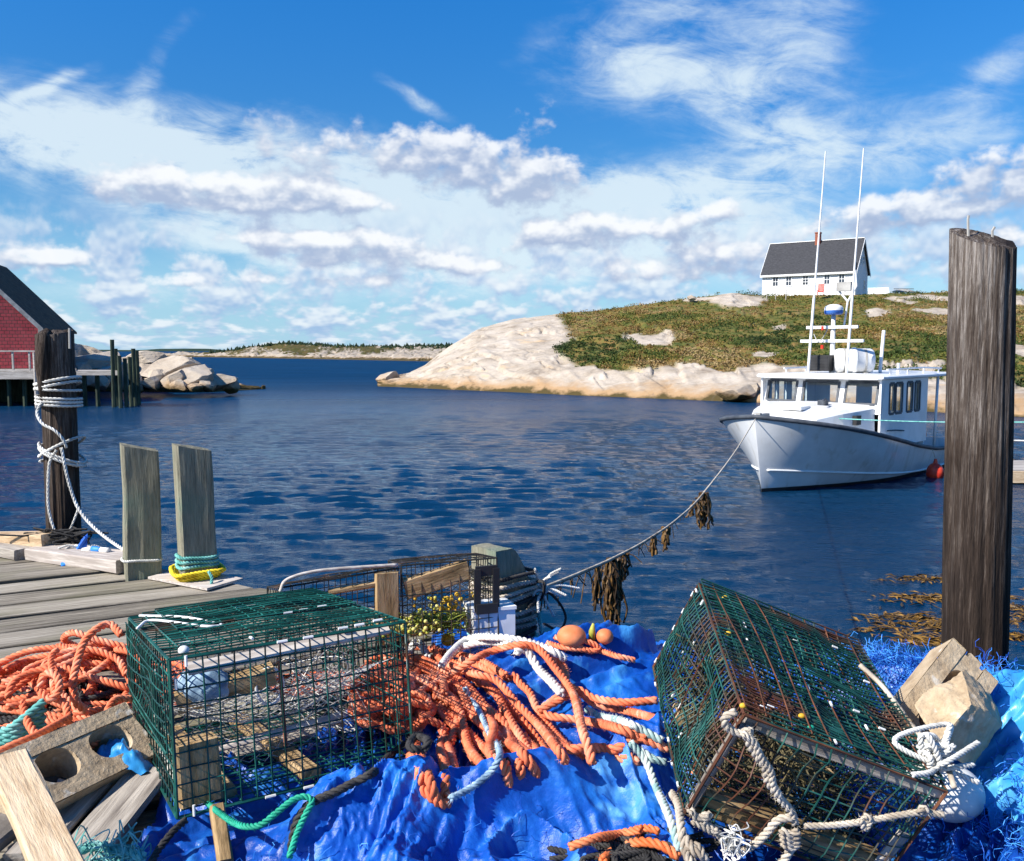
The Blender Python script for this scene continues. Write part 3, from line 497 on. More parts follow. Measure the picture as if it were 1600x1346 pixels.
def leaf_clumps(mb, pts, rad, nleaf, size, g, flat=.6, tones=None):
    pts = np.asarray(pts); n = len(pts)
    c = np.repeat(pts, nleaf, 0); rr = np.repeat(np.broadcast_to(rad, (n,)), nleaf)
    d = g.normal(size=(n * nleaf, 3)); d /= np.linalg.norm(d, axis=1, keepdims=True); d *= g.random((n * nleaf, 1)) ** .4
    c = c + d * rr[:, None] * np.array([1, 1, flat]); c[:, 2] += rr * flat * .6
    a = g.normal(size=c.shape); a /= np.linalg.norm(a, axis=1, keepdims=True); b = np.cross(a, g.normal(size=c.shape)); b /= np.linalg.norm(b, axis=1, keepdims=True)
    s = size * (.6 + .8 * g.random((len(c), 1)))
    v = np.stack([c - a * s, c + b * s * .55, c + a * s, c - b * s * .55], 1).reshape(-1, 3)
    t = np.repeat(np.repeat(np.broadcast_to(tones if tones is not None else .5, (n,)), nleaf) + g.normal(0, .06, n * nleaf), 4)
    mb.add(v, np.arange(len(v)).reshape(-1, 4), np.clip(t, 0, 1))
g = np.random.default_rng(5)
pv = HP.reshape(-1, 3); vv = HV.reshape(-1); ok = (vv > .55) & (pv[:, 1] < 150) & (pv[:, 0] > 0) ; pv = pv[ok]
# pick by ground area, so that the near and the far heath are equally thick
sel = pv[g.choice(len(pv), 15000)]; sel = sel + g.normal(0, .25, sel.shape) * np.array([1, 1, 0])
tn = .55 + 1.2 * fbm(sel[:, 0] / 9, sel[:, 1] / 13, o=4, s=71) + g.normal(0, .07, len(sel)); big = fbm(sel[:, 0] / 5, sel[:, 1] / 6, o=3, s=72)
mb = MB(); leaf_clumps(mb, sel - np.array([0, 0, .1]), np.clip(.36 + .8 * big, .2, 1.0), 12, .10, g, .55, np.where(big > .18, tn - .22, tn))
kind(mb.build('heath_shrubs', MAT['leaf']), 'stuff')
# spruces along the crest of the far island
fp = FP.reshape(-1, 3); fv = FV.reshape(-1)
row = 548 + (CAM_H - fp[:, 2]) / fp[:, 1] * FPX; pxs = 800 + fp[:, 0] / fp[:, 1] * FPX
crest = interp([(225, 553), (345, 550.5), (380, 544), (450, 536), (520, 541), (620, 541), (700, 540), (800, 536)], pxs)
ok = np.where((fv > .4) & (row < crest + 2.2 + 3.5 * sstep(pxs, 560, 700)) & (row > crest - .5) & (pxs > 330) & (fp[:, 2] > 1.5))[0]; mb = MB()
for i in g.choice(ok, 1100):
    c = fp[i]; h = .9 + 1.6 * g.random() ** 3; w = (.5 + .6 * g.random()) * (.6 + .3 * h); q = g.random() * 6
    for k in range(3):
        zb = c[2] - .4 + h * k * .27; rr = w * (1 - .27 * k); an = q + np.arange(6) * 1.047
        v = [(c[0] + math.cos(t) * rr * (.7 + .5 * g.random()), c[1] + math.sin(t) * rr, zb + .2 * g.random()) for t in an] + [(c[0], c[1], zb + h * .5)]
        mb.add(v, [(j, (j + 1) % 6, 6) for j in range(6)], .3 + .4 * g.random())
kind(mb.build('far_spruces', MAT['conifer']), 'stuff')

# boulders: faceted granite blocks
def ico(sub):
    import bmesh
    b = bmesh.new(); bmesh.ops.create_icosphere(b, subdivisions=sub, radius=1); v = np.array([x.co[:] for x in b.verts]); f = [[x.index for x in q.verts] for q in b.faces]; b.free(); return v, f
ICO = {k: ico(k) for k in (2, 3, 4, 5)}
def boulder(c, rad, seed, cuts=17, sub=5, rough=.05):
    g = np.random.default_rng(seed); v, f = ICO[sub]; v = v.copy() * 1.3
    for k in range(cuts):
        n = nrm(g.normal(size=3)); d = .60 + .36 * g.random(); s = v @ n; v = v - np.outer(np.maximum(s - d, 0) * .985, n)
    v = v * (1 + rough * fbm(v[:, 0] * 2 + seed, v[:, 1] * 2, v[:, 2] * 2, 6, seed)[:, None] + .02 * fbm(v[:, 0] * 9, v[:, 1] * 9, v[:, 2] * 9, 3, seed)[:, None])
    mb = MB(); mb.add(np.asarray(c) + v * np.asarray(rad), f, .5); return mb
BL = [(148, 569, 78, 3.2, 1.0, 'broad pale granite boulder just behind the red shed wharf'), (190, 585, 75, 1.9, 1.0, 'tan granite boulder half hidden by the pilings of the shed wharf'), (226, 584, 76, 1.9, 1.0, 'pale squared granite block right beside the wharf pilings'),
      (264, 586, 75, 2.5, 1.15, 'largest granite boulder right of the wharf pilings, lit from the left'), (304, 592, 74, 2.4, 1.0, 'sloping slab of granite low on the left point'), (334, 598, 75, 1.7, .7, 'low granite boulder near the tip of the left point'),
      (358, 604, 76, 1.0, .45, 'small dark rock at the outer tip of the left point'), (243, 566, 81, 2.2, .8, 'top granite block on the crest of the left point'), (207, 596, 73, .9, .8, 'small brown rock at the tide line beside the wharf pilings'),
      (238, 600, 72.5, .8, .6, 'wet dark rock at the tide line under the large boulder'), (280, 603, 72, .9, .5, 'low wet rock at the foot of the sloping slab'), (128, 592, 71, 1.1, .9, 'tan rock in the shade beneath the wharf walkway'), (160, 597, 70, .8, .7, 'brown rock at the water under the walkway planks'),
      (285, 577, 78, 1.5, .9, 'squared pale granite block high on the middle of the left point'), (318, 588, 77, 1.1, .7, 'small squared granite block above the low slab on the left point'), (246, 590, 73.5, 1.0, .9, 'upright tan granite block in front of the largest boulder'), (278, 594, 73, 1.0, .75, 'pale split granite block right in front of the largest boulder'), (322, 603, 73, .9, .5, 'dark weedy rock at the tide line near the tip of the left point'), (303, 605, 72, .8, .4, 'dark weedy rock at the tide line below the sloping slab')]
for i, (px, py, d, rx, rz, lb) in enumerate(BL):
    p = P(px, py, d); mb = boulder(p, (rx * .95, rx * .9, rz * 1.12), 40 + i)
    tag(mb.build('boulder', MAT['granite'], smooth=False, org=(p[0], p[1], p[2] - rz)), lb, 'boulder', 'granite boulders on the left point')
for i, (px, py, d, rx, rz, lb) in enumerate([(607, 594, 99, 1.35, .95, 'dark brown rock standing at the water at the left tip of the headland'), (1040, 521, 108, 1.1, .8, 'pale boulder among the shrubs high on the headland'), (1008, 528, 106, 1.6, .55, 'flat pale boulder on the left of the pale pair among the shrubs'),
      (1058, 578, 84, .65, .5, 'leftmost small boulder perched on the pale shore ledge'), (1075, 577, 84, .75, .55, 'middle boulder of three perched on the pale shore ledge'), (1092, 579, 83, .5, .4, 'rightmost and smallest boulder perched on the pale shore ledge'),
      (1080, 467, 121, .55, .5, 'lone small boulder on the skyline left of the white house'), (1150, 614, 66, 1.3, .7, 'dark wet rock in the cleft at the waterline left of the boat'), (1172, 611, 67, 1.0, .75, 'brown rock at the waterline just left of the boat wheelhouse')]):
    p = P(px, py, d); mb = boulder(p, (rx, rx * .9, rz), 90 + i); tag(mb.build('boulder', MAT['granite'], smooth=False, org=(p[0], p[1], p[2] - rz)), lb, 'boulder', 'boulders on the headland')
# ------------------------------------------------------------------ white house on the headland
def uvbox(ob, sc=1.0):
    me = ob.data; uv = me.uv_layers.new(name='UVMap')
    for p in me.polygons:
        n = p.normal; h = Vector((-n.y, n.x, 0)); h = h.normalized() if h.length > .2 else Vector((1, 0, 0)); v = n.cross(h)
        if v.z < 0: v = -v
        for li in p.loop_indices:
            co = me.vertices[me.loops[li].vertex_index].co; uv.data[li].uv = (co.dot(h) * sc, co.dot(v) * sc)
def gable_building(O, e, b, W, Dp, zb, ze, zr, along='e'):
    """walls mesh: O = front corner on the left, e along the front, b to the back; ridge along e or along b"""
    O, e, b = [np.asarray(t, float) for t in (O, e, b)]; z = np.array([0, 0, 1.])
    mb = MB()
    if along == 'e':
        prof = [(0, zb), (Dp, zb), (Dp, ze), (Dp / 2, zr), (0, ze)]; mb.prism(prof, 0, W, O, b, z, e)
    else:
        prof = [(0, zb), (W, zb), (W, ze), (W / 2, zr), (0, ze)]; mb.prism(prof, 0, Dp, O, e, z, b)
    return mb
def house():
    al = R(34); e = np.array([math.cos(al), -math.sin(al), 0]); b = np.array([math.sin(al), math.cos(al), 0]); z = np.array([0, 0, 1.])
    d = 128.0; pr = P(1335, 462, d); W = 13.2; Dp = 7.6
    zb = P(1335, 466, d)[2] - 1.2; ze = P(1335, 421, d)[2]; zr = P(1340, 374, d + 3)[2]
    O = np.array([pr[0], pr[1], 0]) - e * W
    t = thing('white_house', 'white clapboard house with dark gable roof alone on the headland', 'house', (pr[0], pr[1], zb))
    gable_building(O, e, b, W, Dp, zb, ze, zr).build('wall', MAT['house_white'], t, recalc=True)
    mb = MB(); th = .16; ov = .35
    for sgn in (0, 1):                                       # two roof planes
        y0 = -ov if sgn == 0 else Dp + ov; sl = (zr - ze) / (Dp / 2); zl = ze - ov * sl
        a = [(y0, zl + .03), (Dp / 2, zr + .03), (Dp / 2, zr + th + .03), (y0, zl + th + .03)]
        mb.prism(a, -.3, W + .3, O, b, z, e)
    rf = mb.build('roof', MAT['house_roof'], t, recalc=True)
    for s in (-.36, W + .32):
        mb = MB()
        for y0, y1, za, zb_ in ((-ov, Dp / 2, ze - ov * sl, zr), (Dp / 2, Dp + ov, zr, ze - ov * sl)):
            mb.prism([(y0, za - .2), (y1, zb_ - .2), (y1, zb_ + .2), (y0, za + .2)], s, s + .05, O, b, z, e)
        mb.build('rake_trim', MAT['trim'], rf, recalc=True)
    mb = MB(); mb.box(O + e * W / 2 + b * (-ov - .04) + z * (ze - ov * sl - .02), e * (W / 2 + .3), b * .05, z * .14); mb.build('eave_trim', MAT['trim'], rf)
    mb = MB(); mb.box(O + e * W / 2 + b * Dp / 2 + z * (zr + .22), e * (W / 2 + .3), b * .14, z * .05); mb.build('ridge_cap', MAT['trim'], rf)
    mb = MB(); c = O + e * (W * .525) + b * (Dp / 2 - .2) + z * (zr + .35); mb.box(c, e * .36, b * .36, z * .95); mb.box(c + z * .98, e * .42, b * .42, z * .08); mb.build('chimney', MAT['brick'], rf)
    def win(u, zc, w, h, side=False, nx=2, ny=2):
        if side: c = O + e * (W + .03) + b * u + z * zc; ax, nn = b, e
        else: c = O + e * u - b * .03 + z * zc; ax, nn = e, -b
        mb = MB()
        for sx in (-1, 1): mb.box(c + ax * sx * (w / 2 + .06), ax * .07, nn * .05, z * (h / 2 + .13))
        for sz in (-1, 1): mb.box(c + z * sz * (h / 2 + .06), ax * (w / 2 - .012), nn * .048, z * .07)
        for k in range(1, nx): mb.box(c + ax * (-w / 2 + w * k / nx), ax * .035, nn * .03, z * h / 2)
        for k in range(1, ny): mb.box(c + z * (-h / 2 + h * k / ny), ax * w / 2, nn * .027, z * .04)
        f = mb.build('window', MAT['trim'], t); mb = MB(); mb.box(c, ax * w / 2, nn * .012, z * h / 2); mb.build('pane', MAT['win_dark'], f)
    zc = P(1250, 437, 130)[2]
    for u in (1.9, 3.85, 6.3, 9.35, 11.4): win(u, zc, .72, 1.25, False, 2, 3 if u == 6.3 else 2)
    win(2.9, ze + 1.6, .7, 1.0, True); win(4.6, ze + 1.6, .7, 1.0, True); win(5.6, zc - .6, .8, 1.2, True)
    for u in (0, W): MB().box(O + e * u - b * .02 + z * (zb + ze) / 2, e * .09, b * .03, z * (ze - zb) / 2).build('corner_board', MAT['trim'], t)
    return O, e, b, zb
HO, He, Hb, Hzb = house()
def small_building(name, label, px, py, d, w, dp, h, hr, ang):
    p = P(px, py, d); e = np.array([math.cos(ang), math.sin(ang), 0]); b = np.array([-math.sin(ang), math.cos(ang), 0]); t = thing(name, label, 'shed', p)
    O = p - e * w / 2; O[2] = 0; gable_building(O, e, b, w, dp, p[2] - 1, p[2] + h, p[2] + hr).build('wall', MAT['house_white'], t, recalc=True)
    mb = MB(); z = np.array([0, 0, 1.]); sl = (hr - h) / (dp / 2)
    for a in ([(-.2, h - .2 * sl), (dp / 2, hr), (dp / 2, hr + .12), (-.2, h - .2 * sl + .12)], [(dp + .2, h - .2 * sl), (dp / 2, hr), (dp / 2, hr + .12), (dp + .2, h - .2 * sl + .12)]):
        mb.prism(a, -.2, w + .2, O + z * (p[2] + .02), b, z, e)
    mb.build('roof', MAT['trim'], t, recalc=True)
small_building('white_shed', 'small white shed on the skyline right of the white house', 1373, 463, 140, 2.6, 3.2, .3, 1.25, R(-18))
# lawn things beside the house: a red garden chair and an upturned dinghy
p = P(1282, 461, 122); t = thing('garden_chair', 'red slatted garden chair on the grass in front of the white house', 'chair', p)
e, b, z = np.array([.9, -.43, 0]), np.array([.43, .9, 0]), np.array([0, 0, 1.])
MB().box(p + z * .42, e * .38, b * .34, z * .04).build('seat', MAT['red'], t)
mb = MB()
for k in range(5): mb.box(p + e * (-.32 + .16 * k) + b * .45 + z * .95, e * .065, b * .03 + z * .005, z * .58 + b * .2)
mb.build('backrest', MAT['red'], t)
for sx in (-1, 1):
    MB().box(p + e * sx * .36 - b * .3 + z * .2, e * .05, b * .04, z * .22).build('leg', MAT['red'], t)
    MB().box(p + e * sx * .42 + z * .62, e * .08, b * .42, z * .025).build('armrest', MAT['red'], t)
p = P(1412, 458, 136); t = thing('upturned_dinghy', 'grey dinghy lying upside down on the skyline right of the white shed', 'dinghy', p)
s = np.linspace(0, 1, 14); w = .75 * np.sin(np.pi * np.clip(s * .93 + .05, 0, 1)) ** .6; an = np.linspace(0, math.pi, 9)
V = np.array([[p + np.array([3.4 * (a - .5), 0, 0]) + np.array([.3 * math.cos(q) * ww, ww * math.cos(q), .62 * ww * math.sin(q) + .1]) for q in an] for a, ww in zip(s, w)])
hull = MB().grid(V).build('hull', MAT['trim_grey'], t, smooth=True, recalc=True)
MB().box(p + np.array([0, 0, .6]), (1.5, 0, 0), (0, .04, 0), (0, 0, .05)).build('keel', MAT['wharf_wood'], t)
for i, (px, h) in enumerate(((1198, .8), (1212, .6), (1228, .9), (1320, 1.1))):
    p = P(px, 464, 121); mb = MB(); mb.tube(np.array([p - z * .5, p + z * h * .5, p + z * h]), [.07, .065, .06], 7); mb.tube(np.array([p + z * h, p + z * (h + .05)]), [.085, .02], 7)
    tag(mb.build('garden_post', MAT['silver_wood'], org=p), ['leftmost short garden post by the corner of the white house', 'low garden post under the first window of the white house', 'garden post under the second window of the white house', 'tall garden post by the right front corner of the white house'][i], 'post', 'garden posts by the white house')

# ------------------------------------------------------------------ red fishing shed on its wharf
def red_shed():
    z = np.array([0, 0, 1.]); F = np.array([-33.3, 63.5]); sd = nrm(np.array([-3.6, 12.2, 0])); fr = np.array([-sd[1], sd[0], 0])      # fr: along the gable, to the left
    zb = P(72, 576, 63.5)[2]; ze = 5.45; zr = 10.4; half = 4.75; Dp = 12.6
    F = np.array([F[0], F[1], 0.])
    t = thing('fishing_shed', 'red shingled fishing shed with brown gable roof on a wharf', 'shed', (F[0], F[1], zb))
    w = gable_building(F, fr, sd, 2 * half, Dp, zb, ze, zr, 'b').build('wall', MAT['shingles'], t, recalc=True); uvbox(w)
    mb = MB(); sl = (zr - ze) / half; ov = .3
    for a in ([(-ov, ze - ov * sl), (half, zr), (half, zr + .17), (-ov, ze - ov * sl + .17)], [(2 * half + ov, ze - ov * sl), (half, zr), (half, zr + .17), (2 * half + ov, ze - ov * sl + .17)]):
        mb.prism(a, -.25, Dp + .25, F + z * .03, fr, z, sd)
    rf = mb.build('roof', MAT['shed_roof'], t, recalc=True)
    mb = MB()
    for a in ([(-ov, ze - ov * sl - .2), (half, zr - .2), (half, zr + .2), (-ov, ze - ov * sl + .2)], [(2 * half + ov, ze - ov * sl - .2), (half, zr - .2), (half, zr + .2), (2 * half + ov, ze - ov * sl + .2)]):
        mb.prism(a, -.31, -.255, F + z * .03, fr, z, sd)
    mb.build('rake_trim', MAT['trim_grey'], rf, recalc=True)
    mb = MB(); mb.box(F - fr * .012 + z * (zb + ze) / 2 - sd * .02, fr * .09, sd * .05, z * (ze - zb) / 2); mb.build('corner_board', MAT['trim_grey'], t)
    # wharf the shed stands on
    wt = thing('shed_wharf', 'old timber wharf with pale railing carrying the red shed', 'wharf', (F[0], F[1] - 1.5, 0))
    def slab(px0, px1, d0, d1, z1, th):
        a, b = P(px0, 600, d0), P(px1, 600, d0); c, d_ = P(px1, 600, d1), P(px0, 600, d1); v = [(q[0], q[1], zz) for zz in (z1 - th, z1) for q in (a, b, c, d_)]
        return MB().add(v, [(3, 2, 1, 0), (4, 5, 6, 7), (0, 1, 5, 4), (1, 2, 6, 5), (2, 3, 7, 6), (3, 0, 4, 7)], .5)
    mb = slab(-260, 120, 60.5, 80, zb - .02, .14); mb.build('platform', MAT['silver_wood'], wt)
    mb = slab(-260, 108, 60.4, 60.6, zb - .18, .48); mb.build('fascia', MAT['silver_wood'], wt)
    slab(120, 184, 60.5, 63.5, zb - .1, .3).build('walkway', MAT['silver_wood'], wt)
    for px in (-60, -35, -10, 14, 38, 84, 108, 132, 152):
        for d in (61.2, 66.):
            q = P(px, 600, d); MB().tube(np.array([(q[0], q[1], -2), (q[0], q[1], zb - .2)]), .15, 7).build('pile', MAT['wharf_green'], wt)
    mb = slab(-260, 100, 66.5, 66.7, zb - .3, zb + 1.2); mb.build('back_boarding', MAT['wharf_green'], wt)
    rz = P(20, 549, 60.6)[2]
    for px in (-30, -5, 22, 48):
        q = P(px, 600, 60.55); MB().box((q[0], q[1], (zb + rz) / 2 - .1), (.055, 0, 0), (0, .055, 0), (0, 0, (rz - zb) / 2 + .1)).build('railing_post', MAT['silver_wood'], wt)
    a, b = P(-40, 600, 60.45), P(62, 600, 60.45); MB().box(((a[0] + b[0]) / 2, a[1], rz), ((b[0] - a[0]) / 2, 0, 0), (0, .03, 0), (0, 0, .05)).build('handrail', MAT['silver_wood'], wt)
    q = P(57, 600, 59.8); MB().tube(np.array([(q[0], q[1], -2), (q[0], q[1], P(57, 551, 59.8)[2])]), .16, 8).build('pile', MAT['silver_wood'], wt)
    return zb
red_shed()
PL = [(175, 531, 60.0, 640, 'tallest piling of the cluster at the end of the shed wharf'), (180.5, 545, 61.5, 630, 'piling just right of the tallest one at the shed wharf end'), (186, 556, 59.5, 640, 'shorter piling in the left half of the cluster by the shed wharf'), (195, 560, 60.5, 640, 'shortest piling of the cluster by the shed wharf'),
      (202.5, 558, 61, 636, 'slim short piling right of the shortest one at the shed wharf'), (208, 545, 61.5, 634, 'taller piling of the right hand pair at the shed wharf end'), (213.5, 548, 62.5, 632, 'rightmost piling of the cluster at the shed wharf end')]
for px, top, d, bot, lb in PL:
    a = P(px, top, d); mb = MB(); zz = np.linspace(-2, a[2], 10); ln = (px - 195) * .002
    mb.tube(np.stack([a[0] + ln * (a[2] - zz) * .2, zz * 0 + a[1], zz], 1), .145 + .02 * fbm(zz, zz * 0 + px), 8, col=.5)
    tag(mb.build('piling', MAT['wharf_green'], smooth=False, org=(a[0], a[1], 0)), lb, 'piling', 'pilings at the end of the shed wharf')

# ------------------------------------------------------------------ moored lobster boat
BO = G(1184, 770, 0.0); BANG = R(47); BA = np.array([math.cos(BANG), math.sin(BANG), 0]); BP = np.array([math.sin(BANG), -math.cos(BANG), 0]); BZ = np.array([0, 0, 1.])
def bt(s, p, zz): return BO + BA * s + BP * p + BZ * zz          # s aft of the stem, p to port, z up
BLEN = 11.6
ZS = [(0, 2.06), (1, 1.86), (2, 1.67), (4, 1.33), (6, .97), (7.5, .76), (9, .68), (12, .72)]
def zsheer(s): return interp(ZS, s)
def hullw(s, v):
    v = np.asarray(v, float); c = np.clip(v, 0, 1) ** 1.5
    B = 1.55 + .6 * np.clip(v, 0, 1) ** .7; Lr = 7.0 - 2.6 * c; pw = 1.55 + 3.1 * c
    w = B * (1 - (1 - np.clip(s / Lr, 0, 1)) ** pw)
    return w * (1 - .12 * np.clip((s - 7) / 5, 0, 1) ** 2)
def boat():
    t = thing('lobster_boat', 'white lobster boat with wheelhouse and tall antennas moored on the right', 'boat', bt(4, 0, 0))
    su = np.linspace(0, 1, 60) ** 1.6; vs = np.linspace(0, 1, 22); zk = -.7
    def hp(u, v, side):
        s0 = .34 * (1 - v) ** 1.4 - .28 * v ** 2; s = s0 + u * (BLEN - s0); zz = zk + (zsheer(u * BLEN) - zk) * v
        w = hullw(s - s0, v) * (.15 + .85 * sstep(v, -.05, .32)); return bt(s, side * w, zz)
    for side, nm in ((1, 'hull'),):
        mb = MB()
        for sd in (1, -1): mb.grid(np.array([[hp(u, v, sd) for v in vs] for u in su]), flip=sd < 0)
        tr = [hp(1, v, 1) for v in vs] + [hp(1, v, -1) for v in vs[::-1]]; mb.add(tr, [list(range(len(tr)))])
        hu = mb.build('hull', MAT['hull_white'], t, smooth=True, recalc=True)
    # bottom paint band, a skin just proud of the planking
    mb = MB()
    for sd in (1, -1):
        rows = []
        for u in su:
            zs = zsheer(u * BLEN); ve = (.09 + .04 * u - zk) / (zs - zk); q = []
            for k in np.linspace(.1, 1, 6):
                p = hp(u, ve * k, sd); q.append(p + BP * sd * .012 - BA * .012 * (1 - u))
            rows.append(q)
        mb.grid(np.array(rows), flip=sd < 0)
    mb.build('bottom_paint', MAT['bottom'], hu, smooth=True)
    # rub rail along the sheer, spray rail lower down
    path = [hp(u, 1, -1) for u in su[::-1]] + [hp(u, 1, 1) for u in su[1:]]
    mb = MB(); mb.tube(resample(path, .15), .062, 8); mb.build('rub_rail', MAT['rail_grey'], hu, smooth=True)
    for sd in (1, -1):
        q = []
        for u in su[4:]:
            zs = zsheer(u * BLEN); zr = .64 - .52 * sstep(u, -.12, .62); q.append(hp(u, (zr - zk) / (zs - zk), sd) + BP * sd * .015)
        mb = MB(); mb.tube(np.array(q), .032, 6); mb.build('spray_rail', MAT['boat_white'], hu, smooth=True)
    # decks
    mb = MB()
    def sheer_pt(u, k, dz): p = hp(u, 1, 1); q = hp(u, 1, -1); c = q + (p - q) * k; return c + BZ * dz
    us = [u for u in su if u * BLEN < 7.6]
    mb.grid(np.array([[sheer_pt(u, k, -.03 + .10 * (1 - (2 * k - 1) ** 2)) for k in np.linspace(.01, .99, 9)] for u in us])); mb.build('foredeck', MAT['boat_white'], t, smooth=True, recalc=True)
    us = [u for u in su if u * BLEN >= 7.2]
    mb = MB(); mb.grid(np.array([[hp(u, .62, -1) + (hp(u, .62, 1) - hp(u, .62, -1)) * k for k in (0.02, .5, .98)] for u in us])); mb.build('cockpit_floor', MAT['trim_grey'], t, recalc=True)
    mb = MB()
    for sd in (1, -1): mb.grid(np.array([[hp(u, v, sd) - BP * sd * .07 for v in (.62, 1)] for u in us]))
    mb.build('bulwark_lining', MAT['boat_white'], t, recalc=True)
    # trunk cabin in front of the wheelhouse
    rows = []
    for s, w, z0, z1 in ((1.15, .75, 1.75, 1.90), (1.35, .95, 1.7, 2.03), (2.2, 1.30, 1.6, 2.16), (3.55, 1.62, 1.35, 2.26)):
        rows.append([bt(s, sg * w * f, zz) for sg, f, zz in ((-1, 1.06, z0 - .25), (-1, 1.03, z1 - .1), (-1, .93, z1), (0, 0, z1 + .05), (1, .93, z1), (1, 1.03, z1 - .1), (1, 1.06, z0 - .25))])
    mb = MB(); mb.grid(np.array(rows)); mb.add(rows[0], [list(range(7))]); tk = mb.build('trunk_cabin', MAT['boat_white'], t, recalc=True)
    mb = MB(); c = bt(1.9, .1, 2.2); mb.box(c, BA * .3, BP * .3, BZ * .05); mb.build('hatch', MAT['trim'], tk)
    mb = MB(); mb.tube(np.array([bt(2.85, .5, 2.25), bt(2.6, .65, 2.42), bt(2.3, .7, 2.40)]), .035, 6); mb.box(bt(2.9, .45, 2.3), BA * .1, BP * .12, BZ * .09); mb.build('bow_winch', MAT['rail_grey'], tk)
    mb = MB(); mb.box(bt(.18, 0, 2.07), BA * .26, BP * .07, BZ * .05); mb.tube(np.array([bt(-.12, -.1, 2.1), bt(-.12, .1, 2.1)]), .06, 8); mb.build('bow_roller', MAT['trim_grey'], t)
    # wheelhouse: walls with real openings
    zt = 3.0
    def wall(mb, A, U, Vv, N_, W, H, holes, th):
        xs = sorted({0, W, *[h[0] for h in holes], *[h[1] for h in holes]}); ys = sorted({0, H, *[h[2] for h in holes], *[h[3] for h in holes]})
        for i in range(len(xs) - 1):
            for j in range(len(ys) - 1):
                cx, cy = (xs[i] + xs[i + 1]) / 2, (ys[j] + ys[j + 1]) / 2
                if any(h[0] < cx < h[1] and h[2] < cy < h[3] for h in holes): continue
                mb.box(A + U * cx + Vv * cy - N_ * th / 2, U * (xs[i + 1] - xs[i]) / 2, Vv * (ys[j + 1] - ys[j]) / 2, N_ * th / 2)
    hw = 1.84; s0 = 3.55; s1 = 7.35
    def window(A, U, Vv, N_, h, lab='window', fr=.035):
        x0, x1, y0, y1 = h; mb = MB(); c = A + U * (x0 + x1) / 2 + Vv * (y0 + y1) / 2
        for a, b, w_, h_ in (((x0), (y0 + y1) / 2, fr, (y1 - y0) / 2), ((x1), (y0 + y1) / 2, fr, (y1 - y0) / 2), ((x0 + x1) / 2, y0, (x1 - x0) / 2 - fr, fr), ((x0 + x1) / 2, y1, (x1 - x0) / 2 - fr, fr)):
            mb.box(A + U * a + Vv * b + N_ * .008, U * w_, Vv * h_, N_ * .012)
        f = mb.build(lab, MAT['rail_grey'], t); mb = MB(); q = [A + U * a + Vv * b - N_ * .03 for a, b in ((x0, y0), (x1, y0), (x1, y1), (x0, y1))]
        mb.add(q, [(0, 1, 2, 3)]); mb.build('pane', MAT['glass'], f)
    # front, leaning aft
    A = bt(s0, -hw, 2.0); V_ = nrm(bt(s0 + .28, 0, zt) - bt(s0, 0, 2.0)); H = np.linalg.norm(bt(s0 + .28, 0, zt) - bt(s0, 0, 2.0)); Nf = nrm(np.cross(BP, V_)); Nf = Nf if Nf @ BA < 0 else -Nf
    fh = [(.16, 1.08, .30, .93), (1.30, 2.38, .28, .93), (2.60, 3.52, .28, .93)]
    mb = MB(); wall(mb, A, BP, V_, Nf, 2 * hw, H, fh, .06)
    sh = [(.62, .98, .98, 1.86), (1.1, 1.62, .98, 1.86), (2.0, 2.46, .98, 1.86), (2.66, 3.1, .98, 1.86)]
    for sd in (1, -1):
        A2 = bt(s0 + .02, sd * hw, 1.0); wall(mb, A2, BA, BZ, BP * sd, s1 - s0, zt - 1.0, sh, .06)
    # aft bulkhead with a doorway
    A3 = bt(s1, -hw + .06, .6); wall(mb, A3, BP, BZ, BA, 2 * hw - .12, zt - .6, [(1.9, 3.2, -.1, 2.05), (.5, 1.4, 1.3, 2.05)], .05)
    mb.build('wheelhouse', MAT['boat_white'], t)
    mb = MB(); mb.box(bt(s0 + .75, 0, 1.75), BA * .3, BP * 1.6, BZ * .35); mb.box(bt(s0 + 2.6, -.9, 1.4), BA * .3, BP * .3, BZ * .6); mb.build('dashboard', MAT['dark'], t)
    for h in fh: window(A, BP, V_, Nf, h)
    for sd in (1, -1):
        for h in sh: window(bt(s0 + .02, sd * hw, 1.0), BA, BZ, BP * sd, h)
    mb = MB(); mb.box(bt(2.75, 1.5, 1.87), BA * .16, BP * .06, BZ * .13); mb.build('porthole', MAT['dark'], tk)
    for sd in (1, -1):
        mb = MB(); mb.tube(np.array([bt(4.0, sd * (hw + .05), 1.52), bt(4.6, sd * (hw + .06), 1.5), bt(5.3, sd * (hw + .05), 1.44)]), .02, 5); mb.build('grab_rail', MAT['rail_grey'], t)
    # roof slab with rounded rim
    rows = []
    for s, w in ((3.42, 1.8), (3.46, 1.93), (3.7, 2.0), (7.4, 2.0), (9.5, 1.95), (9.62, 1.86)):
        rows.append([bt(s, f * w, zt + zz) for f, zz in ((-.97, -.02), (-1, .01), (-1, .06), (-.97, .09), (-.5, .12), (0, .13), (.5, .12), (.97, .09), (1, .06), (1, .01), (.97, -.02))])
    mb = MB(); mb.grid(np.array(rows)); mb.add(rows[0], [list(range(11))]); mb.add(rows[-1], [list(range(11))]); k = mb.n
    mb.add([r[0] for r in rows] + [r[-1] for r in rows], [(i, i + 1, 6 + i + 1, 6 + i) for i in range(5)])
    rf = mb.build('roof', MAT['boat_white'], t, recalc=True)
    for s in (8.2, 9.4):
        for sd in (1, -1): MB().tube(np.array([bt(s, sd * 1.82, .5), bt(s, sd * 1.86, zt)]), .045, 8).build('roof_post', MAT['boat_white'], t, smooth=True)
